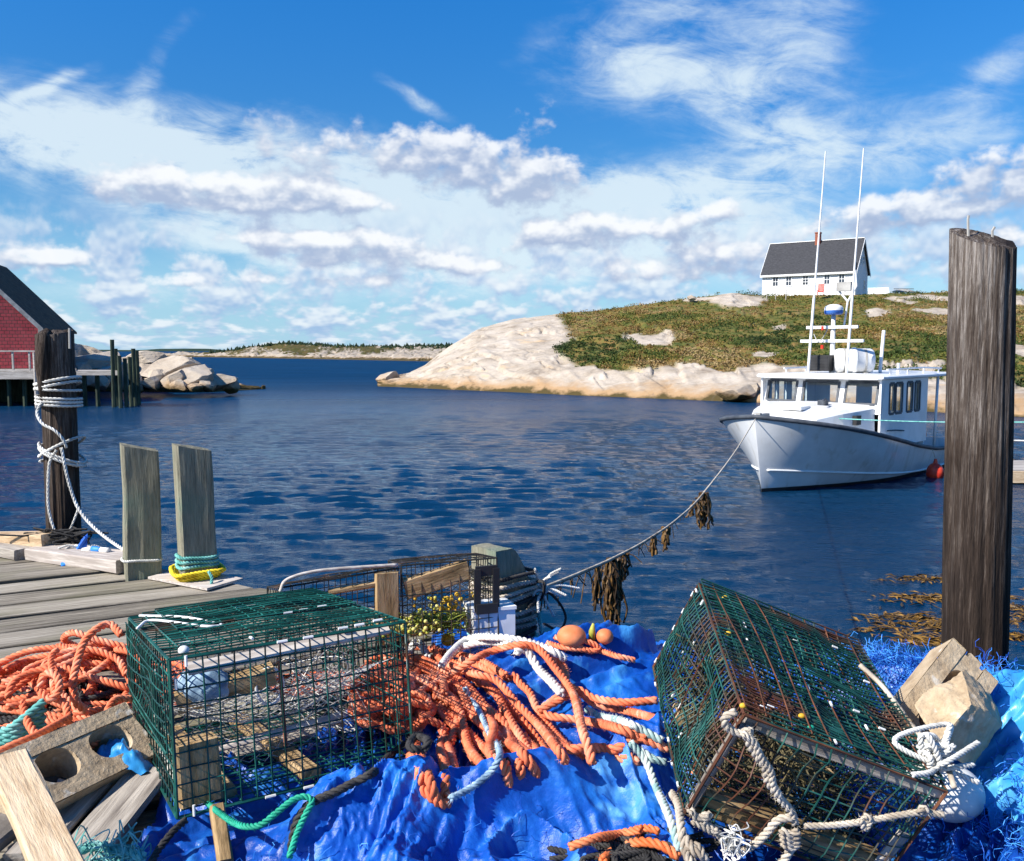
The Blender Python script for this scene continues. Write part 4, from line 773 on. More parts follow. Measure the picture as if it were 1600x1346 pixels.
    for sd in (-1, 1):
        mb = MB(); mb.tube(np.array([bt(4.6, sd * 1.6, zt + .24), bt(7.5, sd * 1.65, zt + .27), bt(9.3, sd * 1.6, zt + .22)]), .03, 6)
        for s in (4.8, 6.2, 7.6, 9.0): mb.tube(np.array([bt(s, sd * 1.62, zt + .1), bt(s, sd * 1.62, zt + .25)]), .025, 5)
        mb.build('roof_rail', MAT['boat_white'], rf)
    # mast with two crossbars, radar, reflector
    ms, mp = 4.75, -.12
    ztop = P(1293, 492, 27.3)[2]; mb = MB(); mb.tube(np.array([bt(ms, mp, zt + .1), bt(ms, mp, ztop)]), [.085, .065], 10); ma = mb.build('mast', MAT['boat_white'], t, smooth=True)
    for py, hwid in ((511.5, .80), (533, .98)):
        zz = P(1293, py, 27.3)[2]; MB().box(bt(ms - .09, mp, zz), BP * hwid, BA * .04, BZ * .045).build('crossbar', MAT['boat_white'], ma)
    c = bt(ms, mp, ztop)
    def lathe(prof, cc, n=20):
        an = np.arange(n) * 2 * math.pi / n; V = np.array([[cc + np.array([r * math.cos(a), r * math.sin(a), zz]) for a in an] for r, zz in prof]); return MB().grid(V, wrap=True)
    lathe([(.03, 0), (.24, .01), (.27, .05), (.275, .13)], c).build('radar_base', MAT['blue_paint'], ma, smooth=True, recalc=True)
    lathe([(.275, .13), (.275, .19), (.24, .26), (.12, .31), (.0, .32)], c).build('radar_dome', MAT['boat_white'], ma, smooth=True, recalc=True)
    r0 = bt(ms + .3, .18, 0); zz = ztop - .4; mb = MB(); q = lambda p, z2: bt(ms + .3, .18 + p, z2)
    mb.tube(np.array([q(-.1, zz), q(0, ztop + .42)]), .03, 6); mb.tube(np.array([q(0, ztop + .4), q(-.28, ztop + .72)]), .03, 6); mb.tube(np.array([q(0, ztop + .4), q(.25, ztop + .85), q(.2, ztop + 1.35)]), .03, 6)
    mb.build('mast_fork', MAT['boat_white'], ma); mb = MB(); mb.box(q(-.1, ztop + .85), BP * .22, BA * .12, BZ * .13); mb.build('radar_reflector', MAT['trim_grey'], ma)
    MB().tube(np.array([q(.2, ztop + 1.35), q(.2, ztop + 1.55)]), .05, 8).build('masthead_lamp', MAT['dark'], ma)
    for zz in (4.42, 3.85): MB().tube(np.array([bt(ms - .1, mp - .28, zz), bt(ms - .1, mp - .28, zz + .12)]), .05, 8).build('running_lamp', MAT['red'], ma)
    mb = MB(); pth = catmull([bt(ms - .12, mp - .55, 4.3), bt(ms - .2, mp - .4, 4.1), bt(ms - .2, mp - .25, 4.15), bt(ms - .1, mp - .1, 4.5)], 8); mb.tube(pth, .014, 5); mb.build('cable', MAT['trim_grey'], ma)
    # whip antennas
    for (bx, by), (tx, ty), s, r in (((1262, 590), (1290, 237), 27.0, .042), ((1322, 592), (1349.5, 232), 26.2, .042), ((1375, 582), (1381, 517), 27.3, .055)):
        a, b = P(bx, by, s), P(tx, ty, s + .3); MB().tube(np.array([a, a + (b - a) * .35, a + (b - a) * .36, b]), [r, r, r * .8, r * .45] if ty < 400 else [r, r, r, r], 8).build('antenna', MAT['boat_white'], rf, smooth=False)
    c = bt(4.55, -.35, zt + .42); mb = MB(); mb.box(c, BA * .22, BP * .3, BZ * .24)
    for k in range(5): mb.box(c - BA * .225 + BZ * (-.18 + .09 * k), BA * .012, BP * .27, BZ * .02)
    mb.build('roof_vent', MAT['dark'], rf)
    mb = MB(); mb.tube(np.array([bt(6.3, 1.3, zt + .12), bt(6.3, 1.3, zt + .42)]), .05, 8); mb.build('searchlight', MAT['boat_white'], rf)
    # things inside the cockpit
    c = bt(9.3, .2, .95); mb = MB(); mb.box(c, BA * .7, BP * .8, BZ * .06); mb.build('engine_box_lid', MAT['red_orange'], t)
    mb = MB(); mb.box(bt(9.3, .2, .55), BA * .65, BP * .75, BZ * .34); mb.build('engine_box', MAT['boat_white'], t)
    return t
boat()
def life_raft():
    c = P(1334, 564, 27.2); t = thing('life_raft', 'white life raft canister strapped on top of the boat wheelhouse', 'life raft', c - BZ * .38)
    ax = nrm(BA * .55 + BP * .83); e1 = BZ; e2 = np.cross(ax, e1)
    prof = [(0, -.58), (.22, -.58), (.33, -.54), (.37, -.46), (.37, -.06), (.395, -.05), (.395, .05), (.37, .06), (.37, .46), (.33, .54), (.22, .58), (0, .58)]
    an = np.arange(22) * 2 * math.pi / 22; V = np.array([[c + ax * h + (e1 * math.cos(a) + e2 * math.sin(a)) * r for a in an] for r, h in prof]); MB().grid(V, wrap=True).build('canister', MAT['boat_white'], t, smooth=True, recalc=True)
    for h in (-.3, .3):
        V = np.array([[c + ax * (h + k) + (e1 * math.cos(a) + e2 * math.sin(a)) * r for a in an] for r, k in ((.372, -.03), (.38, -.03), (.38, .03), (.372, .03))]); MB().grid(V, wrap=True).build('strap', MAT['trim_grey'], t)
        MB().box(c + ax * h - BZ * .4, ax * .05, e2 * .4, BZ * .05).build('cradle', MAT['trim_grey'], t)
life_raft()
def fender():
    c = P(1461, 739, 26.6); t = thing('buoy_fender', 'round red buoy hung as fender at the boat side', 'fender', c)
    v, f = ICO[3]; MB().add(c + v * np.array([.25, .25, .3]), f).build('ball', MAT['red'], t, smooth=True)
    MB().tube(np.array([c + BZ * .28, c + BZ * .42]), [.07, .04], 8).build('eye', MAT['red'], t); MB().tube(np.array([c + BZ * .4, c + BZ * .7 - BP * .1]), .015, 5).build('lanyard', MAT['beige_rope'], t)
fender()
# low floating dock at the right edge
p = P(1640, 748, 26.5); t = thing('floating_dock', 'low floating dock of pale planks at the right edge of the photo', 'dock', (p[0], p[1], 0))
for k in range(12): MB().box((p[0] + .02, p[1] - 1.0 + .2 * k, .36), (2.3, 0, 0), (0, .094, 0), (0, 0, .025), .3 + .4 * random.random()).build('plank', MAT['silver_wood'], t)
MB().box((p[0], p[1] - 1.14, .2), (2.3, 0, 0), (0, .05, 0), (0, 0, .16)).build('edge_beam', MAT['pale_wood'], t)
for sx in (-1.4, 1.4): MB().box((p[0] + sx, p[1], .1), (.5, 0, 0), (0, .9, 0), (0, 0, .23)).build('float', MAT['dark'], t)
# ------------------------------------------------------------------ the wharf we stand on
DK = 2.58
E0 = np.array([-1.55, 4.67]); ED = nrm(np.array([.86, -.51])); EN = np.array([-ED[1], ED[0]])        # outer edge and its outward normal
PD = nrm(np.array([.885, .465])); PN = np.array([-PD[1], PD[0]])
def wharf():
    mb = MB(); wdt = .238
    k0 = int(-14 / wdt)
    for k in range(k0, 40):
        c = PN * (k * wdt)                              # a point on the plank's middle line
        den = PD @ EN
        ends = []
        for o in (-wdt / 2 + .008, wdt / 2 - .008):
            q = c + PN * o; te = ((E0 - q) @ EN) / den; ends.append(te + .02 + random.uniform(-.012, .02))
        # plank starts far to the left / behind
        t0 = -9.0 - (k % 3) * .6
        if max(ends) < t0 + .3: continue
        ts = max(ends)
        nseg = 40; dz = random.uniform(-.006, .006); tone = random.uniform(.3, .72); hw = wdt / 2 - random.uniform(.012, .019)
        prof = [(-hw, -.10), (-hw, -.005), (-hw + .005, 0), (0, .002), (hw - .005, 0), (hw, -.005), (hw, -.10)]
        rows = []
        for i in range(nseg + 1):
            f = i / nseg; row = []
            for (o, zz) in prof:
                e = ends[0] + (ends[1] - ends[0]) * (o / wdt + .5); tt = t0 + (e - t0) * f ** .6
                q = c + PN * (o + .004 * math.sin(tt * 1.7 + k)) + PD * tt
                row.append((q @ PD, q @ PN, DK + zz + dz + .003 * math.sin(tt * 2.1 + k * 2)))
            rows.append(row)
        mb.grid(np.array(rows), col=np.tile(np.array([-.4, -.1, tone - .15, tone, tone - .15, -.1, -.4]), nseg + 1), flip=False); mb.add(rows[-1], [list(range(7))], tone)
    o = mb.build('wharf_deck', MAT['deck'], recalc=False); o.rotation_euler = (0, 0, math.atan2(PD[1], PD[0]))
    return kind(o, 'structure')
wd = wharf()
mb = MB()
for s in np.arange(-9, 9, 1.6):
    q = E0 + ED * s - EN * .25; mb.tube(np.array([(q[0], q[1], -2), (q[0], q[1], DK - .35)]), .15, 8)
mb.box((*(E0 - EN * .16), DK - .2), (*(ED * 10), 0), (*(EN * .09), 0), (0, 0, .14))
mb.box((*(E0 - EN * 2.5), DK - .2), (*(ED * 10), 0), (*(EN * .09), 0), (0, 0, .14))
kind(mb.build('wharf_frame', MAT['wharf_wood']), 'structure')

def timber(name, mat, a, b, w, h, upv=(0, 0, 1), parent=None, seed=0, cham=.006, warp=.003, nseg=14, taper=1.0, cut=None):
    """sawn timber from a to b with the width w across and thickness h along upv; own axes, so its grain runs along it"""
    a, b = np.asarray(a, float), np.asarray(b, float); L = np.linalg.norm(b - a); x = (b - a) / L; y = nrm(np.cross(upv, x)); z = np.cross(x, y)
    hw, hh = w / 2, h / 2; c = min(cham, hh * .6)
    prof = np.array([(-hw, -hh + c), (-hw + c, -hh), (hw - c, -hh), (hw, -hh + c), (hw, hh - c), (hw - c, hh), (-hw + c, hh), (-hw, hh - c)])
    xs = np.linspace(0, L, nseg + 1); V = []
    for i, s in enumerate(xs):
        k = 1 + (taper - 1) * s / L; n1 = vnoise(np.full(8, s * 6.) + seed * 3.3, np.arange(8) * 1.7 + seed); n2 = vnoise(np.full(8, s * 6.) + seed * 5.1, np.arange(8) * 1.3 - seed)
        V.append(np.stack([np.full(8, s), prof[:, 0] * k + warp * n1, prof[:, 1] * k + warp * n2], 1))
    V = np.array(V)
    if cut is not None: V[-1, :, 0] += cut[0] * V[-1, :, 1] + cut[1] * V[-1, :, 2]
    mb = MB(); tone = float(_h(np.array([seed]), np.array([3]), np.array([5]))[0]); mb.grid(V, col=np.full(V.shape[0] * 8, tone), wrap=True)
    mb.add(V[0], [list(range(7, -1, -1))], tone); mb.add(V[-1], [list(range(8))], tone)
    ob = mb.build(name, mat, recalc=True)
    mw = Matrix(((x[0], y[0], z[0], a[0]), (x[1], y[1], z[1], a[1]), (x[2], y[2], z[2], a[2]), (0, 0, 0, 1)))
    if parent is not None:
        ob.parent = parent; mw = Matrix.Translation(-Vector(ORG[parent.name])) @ mw
    ob.matrix_local = mw; ORG[ob.name] = tuple(a)
    return ob

def log_mesh(bx, by, z0, z1, r0, r1, lean, seed, topcut=(0, 0), nz=70, na=40, rough=.012):
    mb = MB(); an = np.arange(na) * 2 * math.pi / na; zz = np.linspace(0, 1, nz); V = []
    for f in zz:
        r = r0 + (r1 - r0) * f
        gx = np.cos(an) * 2.2; gy = np.sin(an) * 2.2; groove = -np.abs(fbm(gx * 1.5 + seed + 5, gy * 1.5, np.full(na, f * (z1 - z0) * .3), 3, seed + 2)) * 1.2 + .3 + fbm(gx * 2.6 + seed, gy * 2.6, np.full(na, f * (z1 - z0) * .5), 5, seed) + .55 * np.minimum(0, fbm(gx * 8 + seed, gy * 8, np.full(na, f * (z1 - z0) * .6), 3, seed + 7) + .12) * 2
        rr = r * (1 + .03 * vnoise(gx * .4, gy * .4, np.full(na, f * 3.), seed)) + rough * groove
        x = bx + lean[0] * f + rr * np.cos(an); y = by + lean[1] * f + rr * np.sin(an); z = z0 + (z1 - z0) * f + (topcut[0] * np.cos(an) + topcut[1] * np.sin(an)) * r * sstep(f, .9, 1)
        V.append(np.stack([x, y, z], 1))
    V = np.array(V); hh = np.clip((z1 - V[..., 2]) / max(z1 - 2.2, .5), 0, 1.4); mb.grid(V, wrap=True, col=.95 - .75 * hh ** .8 + .15 * fbm(V[..., 0] * 6, V[..., 1] * 6, V[..., 2] * 1.5, 4, seed))
    # worn top
    c = V[-1].mean(0)
    for k in (.93, .7, .45, .2):
        ring = c + (V[-1] - c) * k; ring[:, 2] += .012 * (1 - k) + .012 * vnoise(an * 2, an * 0 + k * 9, s=seed); mb.grid(np.array([V[-1] if k == .93 else last, ring]), wrap=True, col=.75); last = ring
    mb.add(last, [list(range(na))], .75); return mb

# ---- the two big round pilings
def tall_piling_right():
    top = P(1535, 376, 3.75); bot = P(1524, 1000, 3.75); r = 47.5 / FPX * 3.72
    t = thing('piling', 'tall dark weathered round piling at the right edge, nails in its top', 'piling', (bot[0], bot[1], 0))
    dx = (top[0] - bot[0]) / (top[2] - bot[2]); zb = -1.5
    b = log_mesh(bot[0] + dx * (zb - bot[2]), 3.75, zb, top[2] + .01, r * 1.06, r * .985, (dx * (top[2] - zb), 0), 4, (-.16, .42), 120, 150, .012); b.build('log', MAT['piling'], t, smooth=True)
    for px, y0, y1 in ((1513, 362, 337), (1551, 376, 355)):
        MB().tube(np.array([P(px, y0 + 14, 3.75), P(px - .5, y1 + 6, 3.75), P(px + (.5 if px < 1530 else 3), y1, 3.75)]), .0055, 6).build('nail', MAT['trim_grey'], t)
tall_piling_right()
LPD = 5.55
def tall_piling_left():
    top = P(88, 520, LPD); bot = P(101, 840, LPD); dx = (top[0] - bot[0]) / (top[2] - bot[2]); r = 28 / FPX * LPD; zb = -1.5
    t = thing('piling', 'dark round piling on the left with white rope wound round it', 'piling', (bot[0], bot[1], 0))
    b = log_mesh(bot[0] + dx * (zb - bot[2]), LPD, zb, top[2], r * 1.08, r * .86, (dx * (top[2] - zb), 0), 9, (.1, .15), 100, 110, .013); b.build('log', MAT['piling'], t, smooth=True)
    tp = P(80, 521, LPD - .05); mb = MB(); mb.tube(np.array([tp + (-.035, -.055, -.42), tp + (-.035, -.05, -.2), tp + (-.03, -.03, -.02), tp + (-.01, -.01, .02)]), [.02, .045, .05, .02], 9); mb.build('splintered_top', MAT['piling'], t, smooth=True)
    MB().tube(np.array([P(109, 545, LPD - .13), P(108.5, 513, LPD - .13)]), .008, 6).build('iron_rod', MAT['trim_grey'], t)
    return bot, dx, r
lb, ldx, lr = tall_piling_left()
def around(px_c, row, d, rad, turns, drop, tilt=0.0, n=26, ph=0.0):
    c = P(px_c, row, d); out = []
    for i in range(int(turns * n) + 1):
        a = ph + i / n * 2 * math.pi; out.append((c[0] + rad * math.cos(a), c[1] + rad * math.sin(a), c[2] - drop * i / n + tilt * math.cos(a)))
    return np.array(out)
RR = lr * 1.04 + .012
def white_line():
    p1 = around(90, 592, LPD, RR, 2.0, .028, .03, ph=2.0)
    p2 = around(91, 606, LPD, RR, 1.0, .02, -.005, ph=2.0); p3 = around(92, 619, LPD, RR, 3.0, .021, -.005, ph=2.0)
    free = np.array([P(66, 628, LPD - .12), P(58, 645, LPD - .16), P(66, 662, LPD - .2), P(84, 672, LPD - .22), P(97, 685, LPD - .22), P(104, 700, LPD - .2)])
    p4 = around(97, 696, LPD, RR * 1.02, 1.0, .03, .07, ph=3.4); p5 = around(98, 706, LPD, RR * 1.02, 1.5, .02, -.06, ph=3.4)
    down = np.array([P(88, 704, LPD - .22), P(77, 725, LPD - .2), P(75, 780, LPD - .2), P(79, 810, LPD - .2), P(90, 842, LPD - .22)])
    d2 = np.array([P(96, 700, LPD - .2), P(104, 740, LPD - .21), P(114, 775, LPD - .2), P(124, 797, LPD - .22), P(140, 818, LPD - .26), P(165, 840, 5.2), P(195, 860, 5.05), P(222, 874, 4.92), P(246, 889, 4.78)])
    d3 = np.array([P(122, 796, LPD - .22), P(112, 822, LPD - .22), P(100, 842, LPD - .23), P(78, 848, LPD - .25), P(60, 862, LPD - .3)])
    for i, (pts, r, sm) in enumerate(((p1, .0105, 0), (p2, .009, 0), (p3, .009, 0), (free, .0095, 1), (p4, .010, 0), (p5, .010, 0), (down, .009, 1), (d2, .0105, 1), (d3, .007, 1))):
        yield catmull(pts, 8) if sm else pts, r
mb = MB()
for pts, r in white_line(): mb.rope(pts, r, pitch=.075, n=5)
tag(mb.build('rope', MAT['white_rope'], smooth=True), 'white rope wound round the left piling and led down to the deck', 'rope')

# ---- square mooring posts
def square_post(label, px, top, bot, d, w, yaw, lean_px, seed, topdrop, group):
    a = P(px + lean_px, bot, d); b = P(px, top, d); t0 = DK - 1.0
    dx = (b[0] - a[0]) / (b[2] - a[2]); c, s = math.cos(yaw), math.sin(yaw); ux, uy = np.array([c, s]), np.array([-s, c]); mb = MB(); hw = w / 2; ch = .014
    pr = []
    for p0, p1 in (((-1, -1), (1, -1)), ((1, -1), (1, 1)), ((1, 1), (-1, 1)), ((-1, 1), (-1, -1))):
        for f in np.linspace(.06, .94, 7): pr.append((hw * (p0[0] + (p1[0] - p0[0]) * f), hw * (p0[1] + (p1[1] - p0[1]) * f)))
    pr = np.array(pr); nz = 60; V = []
    for i in range(nz + 1):
        f = i / nz; z = t0 + (b[2] - t0) * f; x0 = a[0] + dx * (z - a[2]); n1 = fbm(pr[:, 0] * 30 + seed, pr[:, 1] * 30, np.full(len(pr), z * 2.2), 4, seed)
        k = 1 + .05 * n1 + .02 * vnoise(np.full(len(pr), z * 5.), pr[:, 0] * 9, s=seed)
        wob = .006 * vnoise(np.array([z * 3.]), np.array([seed * 1.]))[0]
        xy = pr * k[:, None]; zz = z - topdrop * (pr[:, 0] + hw) / w * sstep(f, .55, 1)
        V.append(np.stack([x0 + wob + xy[:, 0] * ux[0] + xy[:, 1] * uy[0], a[1] + xy[:, 0] * ux[1] + xy[:, 1] * uy[1], zz + .006 * n1 * (f > .97)], 1))
    V = np.array(V); n = len(pr); mb.grid(V, wrap=True, col=.5); cc = V[-1].mean(0); r2 = cc + (V[-1] - cc) * .6; r2[:, 2] += .006 * vnoise(pr[:, 0] * 50, pr[:, 1] * 50, s=seed); mb.grid(np.array([V[-1], r2]), wrap=True, col=.3); mb.add(r2, [list(range(n))], .3)
    return tag(mb.build('mooring_post', MAT['post'], org=(a[0], a[1], DK)), label, 'post', group)
square_post('left of two square grey green posts, white rope at its foot', 217, 693, 884, 4.82, .18, R(27), 6, 3, .042, 'square mooring posts on the wharf edge')
square_post('right of two square grey green posts, teal and yellow rope at its foot', 298, 693, 905, 4.72, .178, R(29), 11, 8, .038, 'square mooring posts on the wharf edge')
SPD = 3.62
def short_post():
    a = P(786, 990, SPD); top = P(775, 852, SPD)[2]; yaw = R(40); ux = np.array([math.cos(yaw), math.sin(yaw)]); uy = np.array([-math.sin(yaw), math.cos(yaw)])
    hu, hv = .102, .078; us = np.linspace(-1, 1, 15); H0 = DK - .8; mb = MB()
    def ztop(u): return top - .24 * max(0, (u + .25) / 1.25) ** 1.9
    lv = np.r_[np.linspace(0, .97, 30), 1]
    ring = [(u, -1) for u in us] + [(1, v) for v in np.linspace(-.8, 1, 10)] + [(u, 1) for u in us[::-1][1:]] + [(-1, v) for v in np.linspace(.8, -.8, 9)]
    V = np.array([[(a[0] + ux[0] * u * hu + uy[0] * v * hv, a[1] + ux[1] * u * hu + uy[1] * v * hv, H0 + (ztop(u) - H0) * l) for u, v in ring] for l in lv])
    V += .004 * fbm(V[..., 0] * 25, V[..., 1] * 25, V[..., 2] * 4, 4)[..., None]
    mb.grid(V, wrap=True, col=.5)
    T = np.array([[(a[0] + ux[0] * u * hu + uy[0] * v * hv, a[1] + ux[1] * u * hu + uy[1] * v * hv, ztop(u) + .0) for v in np.linspace(-1, 1, 9)] for u in us]); T += .004 * fbm(T[..., 0] * 25, T[..., 1] * 25, T[..., 2] * 4, 4)[..., None]
    mb.grid(T, col=np.full(T.shape[0] * T.shape[1], .6), flip=True)
    tag(mb.build('mooring_post', MAT['post'], org=(a[0], a[1], DK), recalc=True), 'short square green post with rounded top and ropes wound round it', 'post', 'square mooring posts on the wharf edge')
    return a
sp = short_post()
def coil_square(c, hw, z, turns, dz, yaw, r, seed, n=28, bulge=1.0):
    g = np.random.default_rng(seed); out = []
    for i in range(int(turns * n) + 1):
        a = i / n * 2 * math.pi; k = 1 / max(abs(math.cos(a)), abs(math.sin(a))) ** .75; rr = (hw + r) * k * bulge
        x, y = rr * math.cos(a), rr * math.sin(a); cc, s = math.cos(yaw), math.sin(yaw)
        out.append((c[0] + x * cc - y * s, c[1] + x * s + y * cc, z + dz * i / n + .006 * math.sin(a * 2 + seed)))
    return np.array(out)
mb = MB(); 
for k, (z, hw) in enumerate(((.10, .10), (.13, .103), (.16, .101), (.22, .10), (.24, .102), (.27, .10))): mb.rope(coil_square(sp, hw, DK + z, 1.05, .012, R(40), .011, k), .010, n=5)
tag(mb.build('rope', MAT['beige_rope'], smooth=True), 'grey rope wound in loose turns round the short green post', 'rope')
mb = MB()
for k, z in enumerate((.06, .19, .30)): mb.rope(coil_square(sp, .103, DK + z, 1.6, .018, R(40), .009, 9 + k), .009, n=5)
q = catmull([P(822, 928, SPD - .05), P(838, 910, SPD - .02), P(850, 912, SPD - .1), P(846, 935, SPD), P(826, 945, SPD - .08)], 8); mb.rope(q, .007, n=5)
q = catmull([P(826, 950, SPD - .1), P(850, 925, SPD), P(872, 940, SPD + .1), P(884, 965, SPD + .1), P(874, 985, SPD), P(850, 975, SPD - .1)], 8); mb.rope(q, .006, n=5)
tag(mb.build('rope', MAT['black_rope'], smooth=True), 'black rope looped round the short green post, a wide loop over the water', 'rope')
mb = MB()
for k, z in enumerate((.0, .03)): mb.rope(coil_square(sp, .106, DK + z, 1.5, .02, R(40), .011, 19 + k), .011, n=5)
mb.rope(catmull([P(838, 935, SPD - .02), P(842, 960, SPD - .03), P(846, 990, SPD - .03)], 8), .009, n=5)
tag(mb.build('rope', MAT['teal_rope'], smooth=True), 'teal rope round the foot of the short green post', 'rope')

# ---- mooring line to the bow with hanging weed
line = catmull([P(838, 924, SPD), P(852, 918, 3.75), P(885, 905, 4.02), P(925, 888, 4.5), P(960, 872, 4.95), P(1010, 845, 5.9), P(1060, 810, 7.6), P(1100, 770, 9.9), P(1150, 704, 15.3), P(1181, 654, 23.9)], 40)
mb = MB(); mb.rope(line[:281], .0095, n=5, pitch=.06); mb.tube(line[280:], .0125, 5); tag(mb.build('mooring_line', MAT['beige_rope'], smooth=True), 'long pale mooring line from the short green post out to the bow', 'rope')
mb = MB(); g = np.random.default_rng(8)
for k in range(16):
    a = P(846 + 8 * g.random(), 920 + 8 * g.random(), SPD); d = g.normal(size=3) * np.array([.05, .04, .05]); mb.rope(catmull([a, a + d * .5 + (0, 0, .015), a + d + (.02, 0, 0)], 6), .006, n=4)
tag(mb.build('rope_knot', MAT['white_rope'], smooth=True), 'frayed white knot where the mooring line leaves the short post', 'rope')
def weed(mb, top, h, w, n, seed, r=.006):
    g = np.random.default_rng(seed)
    for i in range(n):
        a = np.array([top[0] + g.normal() * w * .35, top[1] + g.normal() * w * .3, top[2]]); L = h * (.45 + .55 * g.random()); pts = [a]; m = 7
        for j in range(m): pts.append(pts[-1] + np.array([g.normal() * w * .16, g.normal() * w * .12, -L / m]))
        mb.tube(catmull(pts, 3), r * (.6 + .8 * g.random()), 4, col=g.random())
        for j in range(4):
            c = pts[1 + g.integers(m)]; v, f = ICO[2]; mb.tube(np.array([c, c + g.normal(size=3) * w * .2 - (0, 0, .03)]), r * .8, 4, col=g.random())
for px, py, d, y2, w, n, lb in ((960, 873, 4.95, 985, .05, 70, 'thick dark clump of seaweed hanging lowest from the mooring line'), (932, 886, 4.6, 958, .03, 10, 'thin dark strand of seaweed left of the thick clump'), (1100, 770, 9.9, 828, .08, 30, 'dark clump of seaweed hanging high on the mooring line near the boat'),
                                (1041, 824, 6.9, 862, .035, 7, 'short wisp of seaweed midway along the mooring line'), (1020, 838, 6.2, 880, .02, 5, 'thread of seaweed below the middle of the mooring line'), (975, 865, 5.2, 912, .04, 8, 'ragged strand of seaweed just right of the thick clump'), (1088, 784, 9.2, 812, .06, 8, 'small tuft of seaweed beside the highest clump')):
    a = P(px, py, d); h = a[2] - P(px, y2, d)[2]; mb = MB(); weed(mb, a, h, w, n, px, .0065 if d < 6 else .011); tag(mb.build('seaweed', MAT['weed'], org=a), lb, 'seaweed', 'seaweed hanging on the mooring line')
mb = MB()
for i in range(30, 250, 3):
    if g.random() < .75:
        a = line[i]; d = g.normal(size=3) * .03; mb.tube(np.array([a, a + d * .5 - (0, 0, .02), a + d - (0, 0, .03 + .05 * g.random())]), .003, 4, col=g.random())
kind(tag(mb.build('weed_tufts', MAT['weed']), 'small brown weed tufts along the mooring line', 'seaweed'), 'stuff')
# thin teal line crossing in front of the boat
mb = MB(); mb.tube(catmull([P(1302, 654, 24.6), P(1380, 657.5, 23.5), P(1480, 660, 22), P(1640, 660, 20)], 12), .017, 6); tag(mb.build('mooring_line', MAT['teal_rope'], smooth=True), 'thin taut teal line from the boat past the tall right piling', 'rope')
mb = MB(); mb.tube(catmull([P(1560, 688, 25), P(1600, 689, 24.8), P(1660, 691, 24)], 8), .022, 6); tag(mb.build('mooring_line', MAT['white_rope'], smooth=True), 'white line over the water at the right edge above the floating dock', 'rope')
# floating rockweed near the tall piling
mb = MB(); g = np.random.default_rng(21)
for cx, cy, sx, sy, n in ((1448, 905, 42, 4, 160), (1445, 935, 55, 5, 240), (1462, 970, 60, 9, 420), (1420, 965, 40, 4, 120), (1455, 1000, 50, 7, 220), (1600, 945, 40, 12, 300), (1600, 985, 40, 14, 360), (1410, 985, 60, 4, 90)):
    for k in range(int(n * .8)):
        q = G(cx + g.normal() * sx * .8, cy + g.normal() * sy * .8, .01); a = g.random() * 6.28; L = .05 + .10 * g.random(); d = np.array([math.cos(a), math.sin(a), 0]) * L; s = np.array([-d[1], d[0], 0]) * .18
        z = np.array([0, 0, .012 * g.normal() + .01]); mb.add([q - d, q + s + z, q + d, q - s + z * .5], [(0, 1, 2, 3)], g.random())
kind(mb.build('floating_rockweed', MAT['weed_gold']), 'stuff')

# ---- timber curb and clutter on the far left corner
timber('curb_beam', MAT['pale_wood'], P(-60, 853, 5.62), P(84, 852, 5.28), .16, .15, seed=31); ob = bpy.data.objects['curb_beam']; tag(ob, 'square pale timber lying on the wharf at the far left edge', 'timber')
tag(timber('plank', MAT['lath'], (*(E0 + ED * -1.38 - EN * .13), DK + .03), (*(E0 + ED * -.58 - EN * .10), DK + .045), .22, .07, seed=33), 'short thick pale plank on the wharf edge before the left post', 'plank')
tag(timber('plank', MAT['grey_wood'], (*(E0 + ED * -3.2 - EN * .2), DK + .03), (*(E0 + ED * -1.4 - EN * .2), DK + .03), .18, .06, seed=34), 'dark flat plank along the wharf edge under the left piling', 'plank')
q = G(318, 908, DK); MB_ = MB(); MB_.box((q[0] - .05, q[1] + .02, DK + .008), (*(ED * .23), 0), (*(EN * .12), 0), (0, 0, .006)); tag(MB_.build('plywood_patch', MAT['lath'], org=q), 'pale plywood patch under the right square post', 'patch')
def tangle(mb, c, rx, ry, rz, n, r, seed, rope=True, pts=7):
    g = np.random.default_rng(seed)
    for k in range(n):
        q = [np.asarray(c) + g.normal(size=3) * np.array([rx, ry, 0]) * .6 + np.array([0, 0, rz * g.random()]) for _ in range(pts)]
        (mb.rope if rope else mb.tube)(catmull(q, 9), r, n=5)
c = P(100, 858, 5.3); c[2] = DK + .06; mb = MB(); tangle(mb, c, .22, .06, .10, 9, .006, 4); tag(mb.build('netting', MAT['black_rope'], smooth=True), 'black tangled net and line behind the pale timber at the left piling', 'netting')
c = P(128, 864, 5.15); mb = MB()
for k in range(12):
    d = np.array([g.normal() * .09, g.normal() * .03, abs(g.normal()) * .04]); mb.rope(catmull([c, c + d * .5 + (0, 0, .03), c + d], 6), .007, n=4)
tag(mb.build('frayed_rope', MAT['white_rope'], smooth=True), 'frayed pinkish white rope end beside the left piling', 'rope')
a = P(122, 858, 5.12); mb = MB(); mb.add([a, a + (.05, 0, -.01), a + (.055, .01, .09), a + (.01, .02, .05)], [(0, 1, 2, 3)]); mb.tube(np.array([a, a + (.05, 0, .07)]), .012, 5); tag(mb.build('cloth_scrap', MAT['fibre']), 'scrap of bright blue cloth by the foot of the left piling', 'scrap')
def striped(p, r, cols, label):
    t = thing('rope', label, 'rope', p[0]); p = resample(p, .02); n = max(2, len(p) // 3)
    for i in range(n - 1): MB().tube(p[i * 3:i * 3 + 4], r, 8).build('strand', MAT[cols[i % len(cols)]], t, smooth=True)
striped(catmull([P(130, 861, 5.1), P(145, 858, 5.08), P(160, 860, 5.05), P(178, 861, 5.0)], 8), .017, ['white_rope', 'fibre', 'white_rope', 'red_orange'], 'thick red white and blue rope on the plank by the left post')
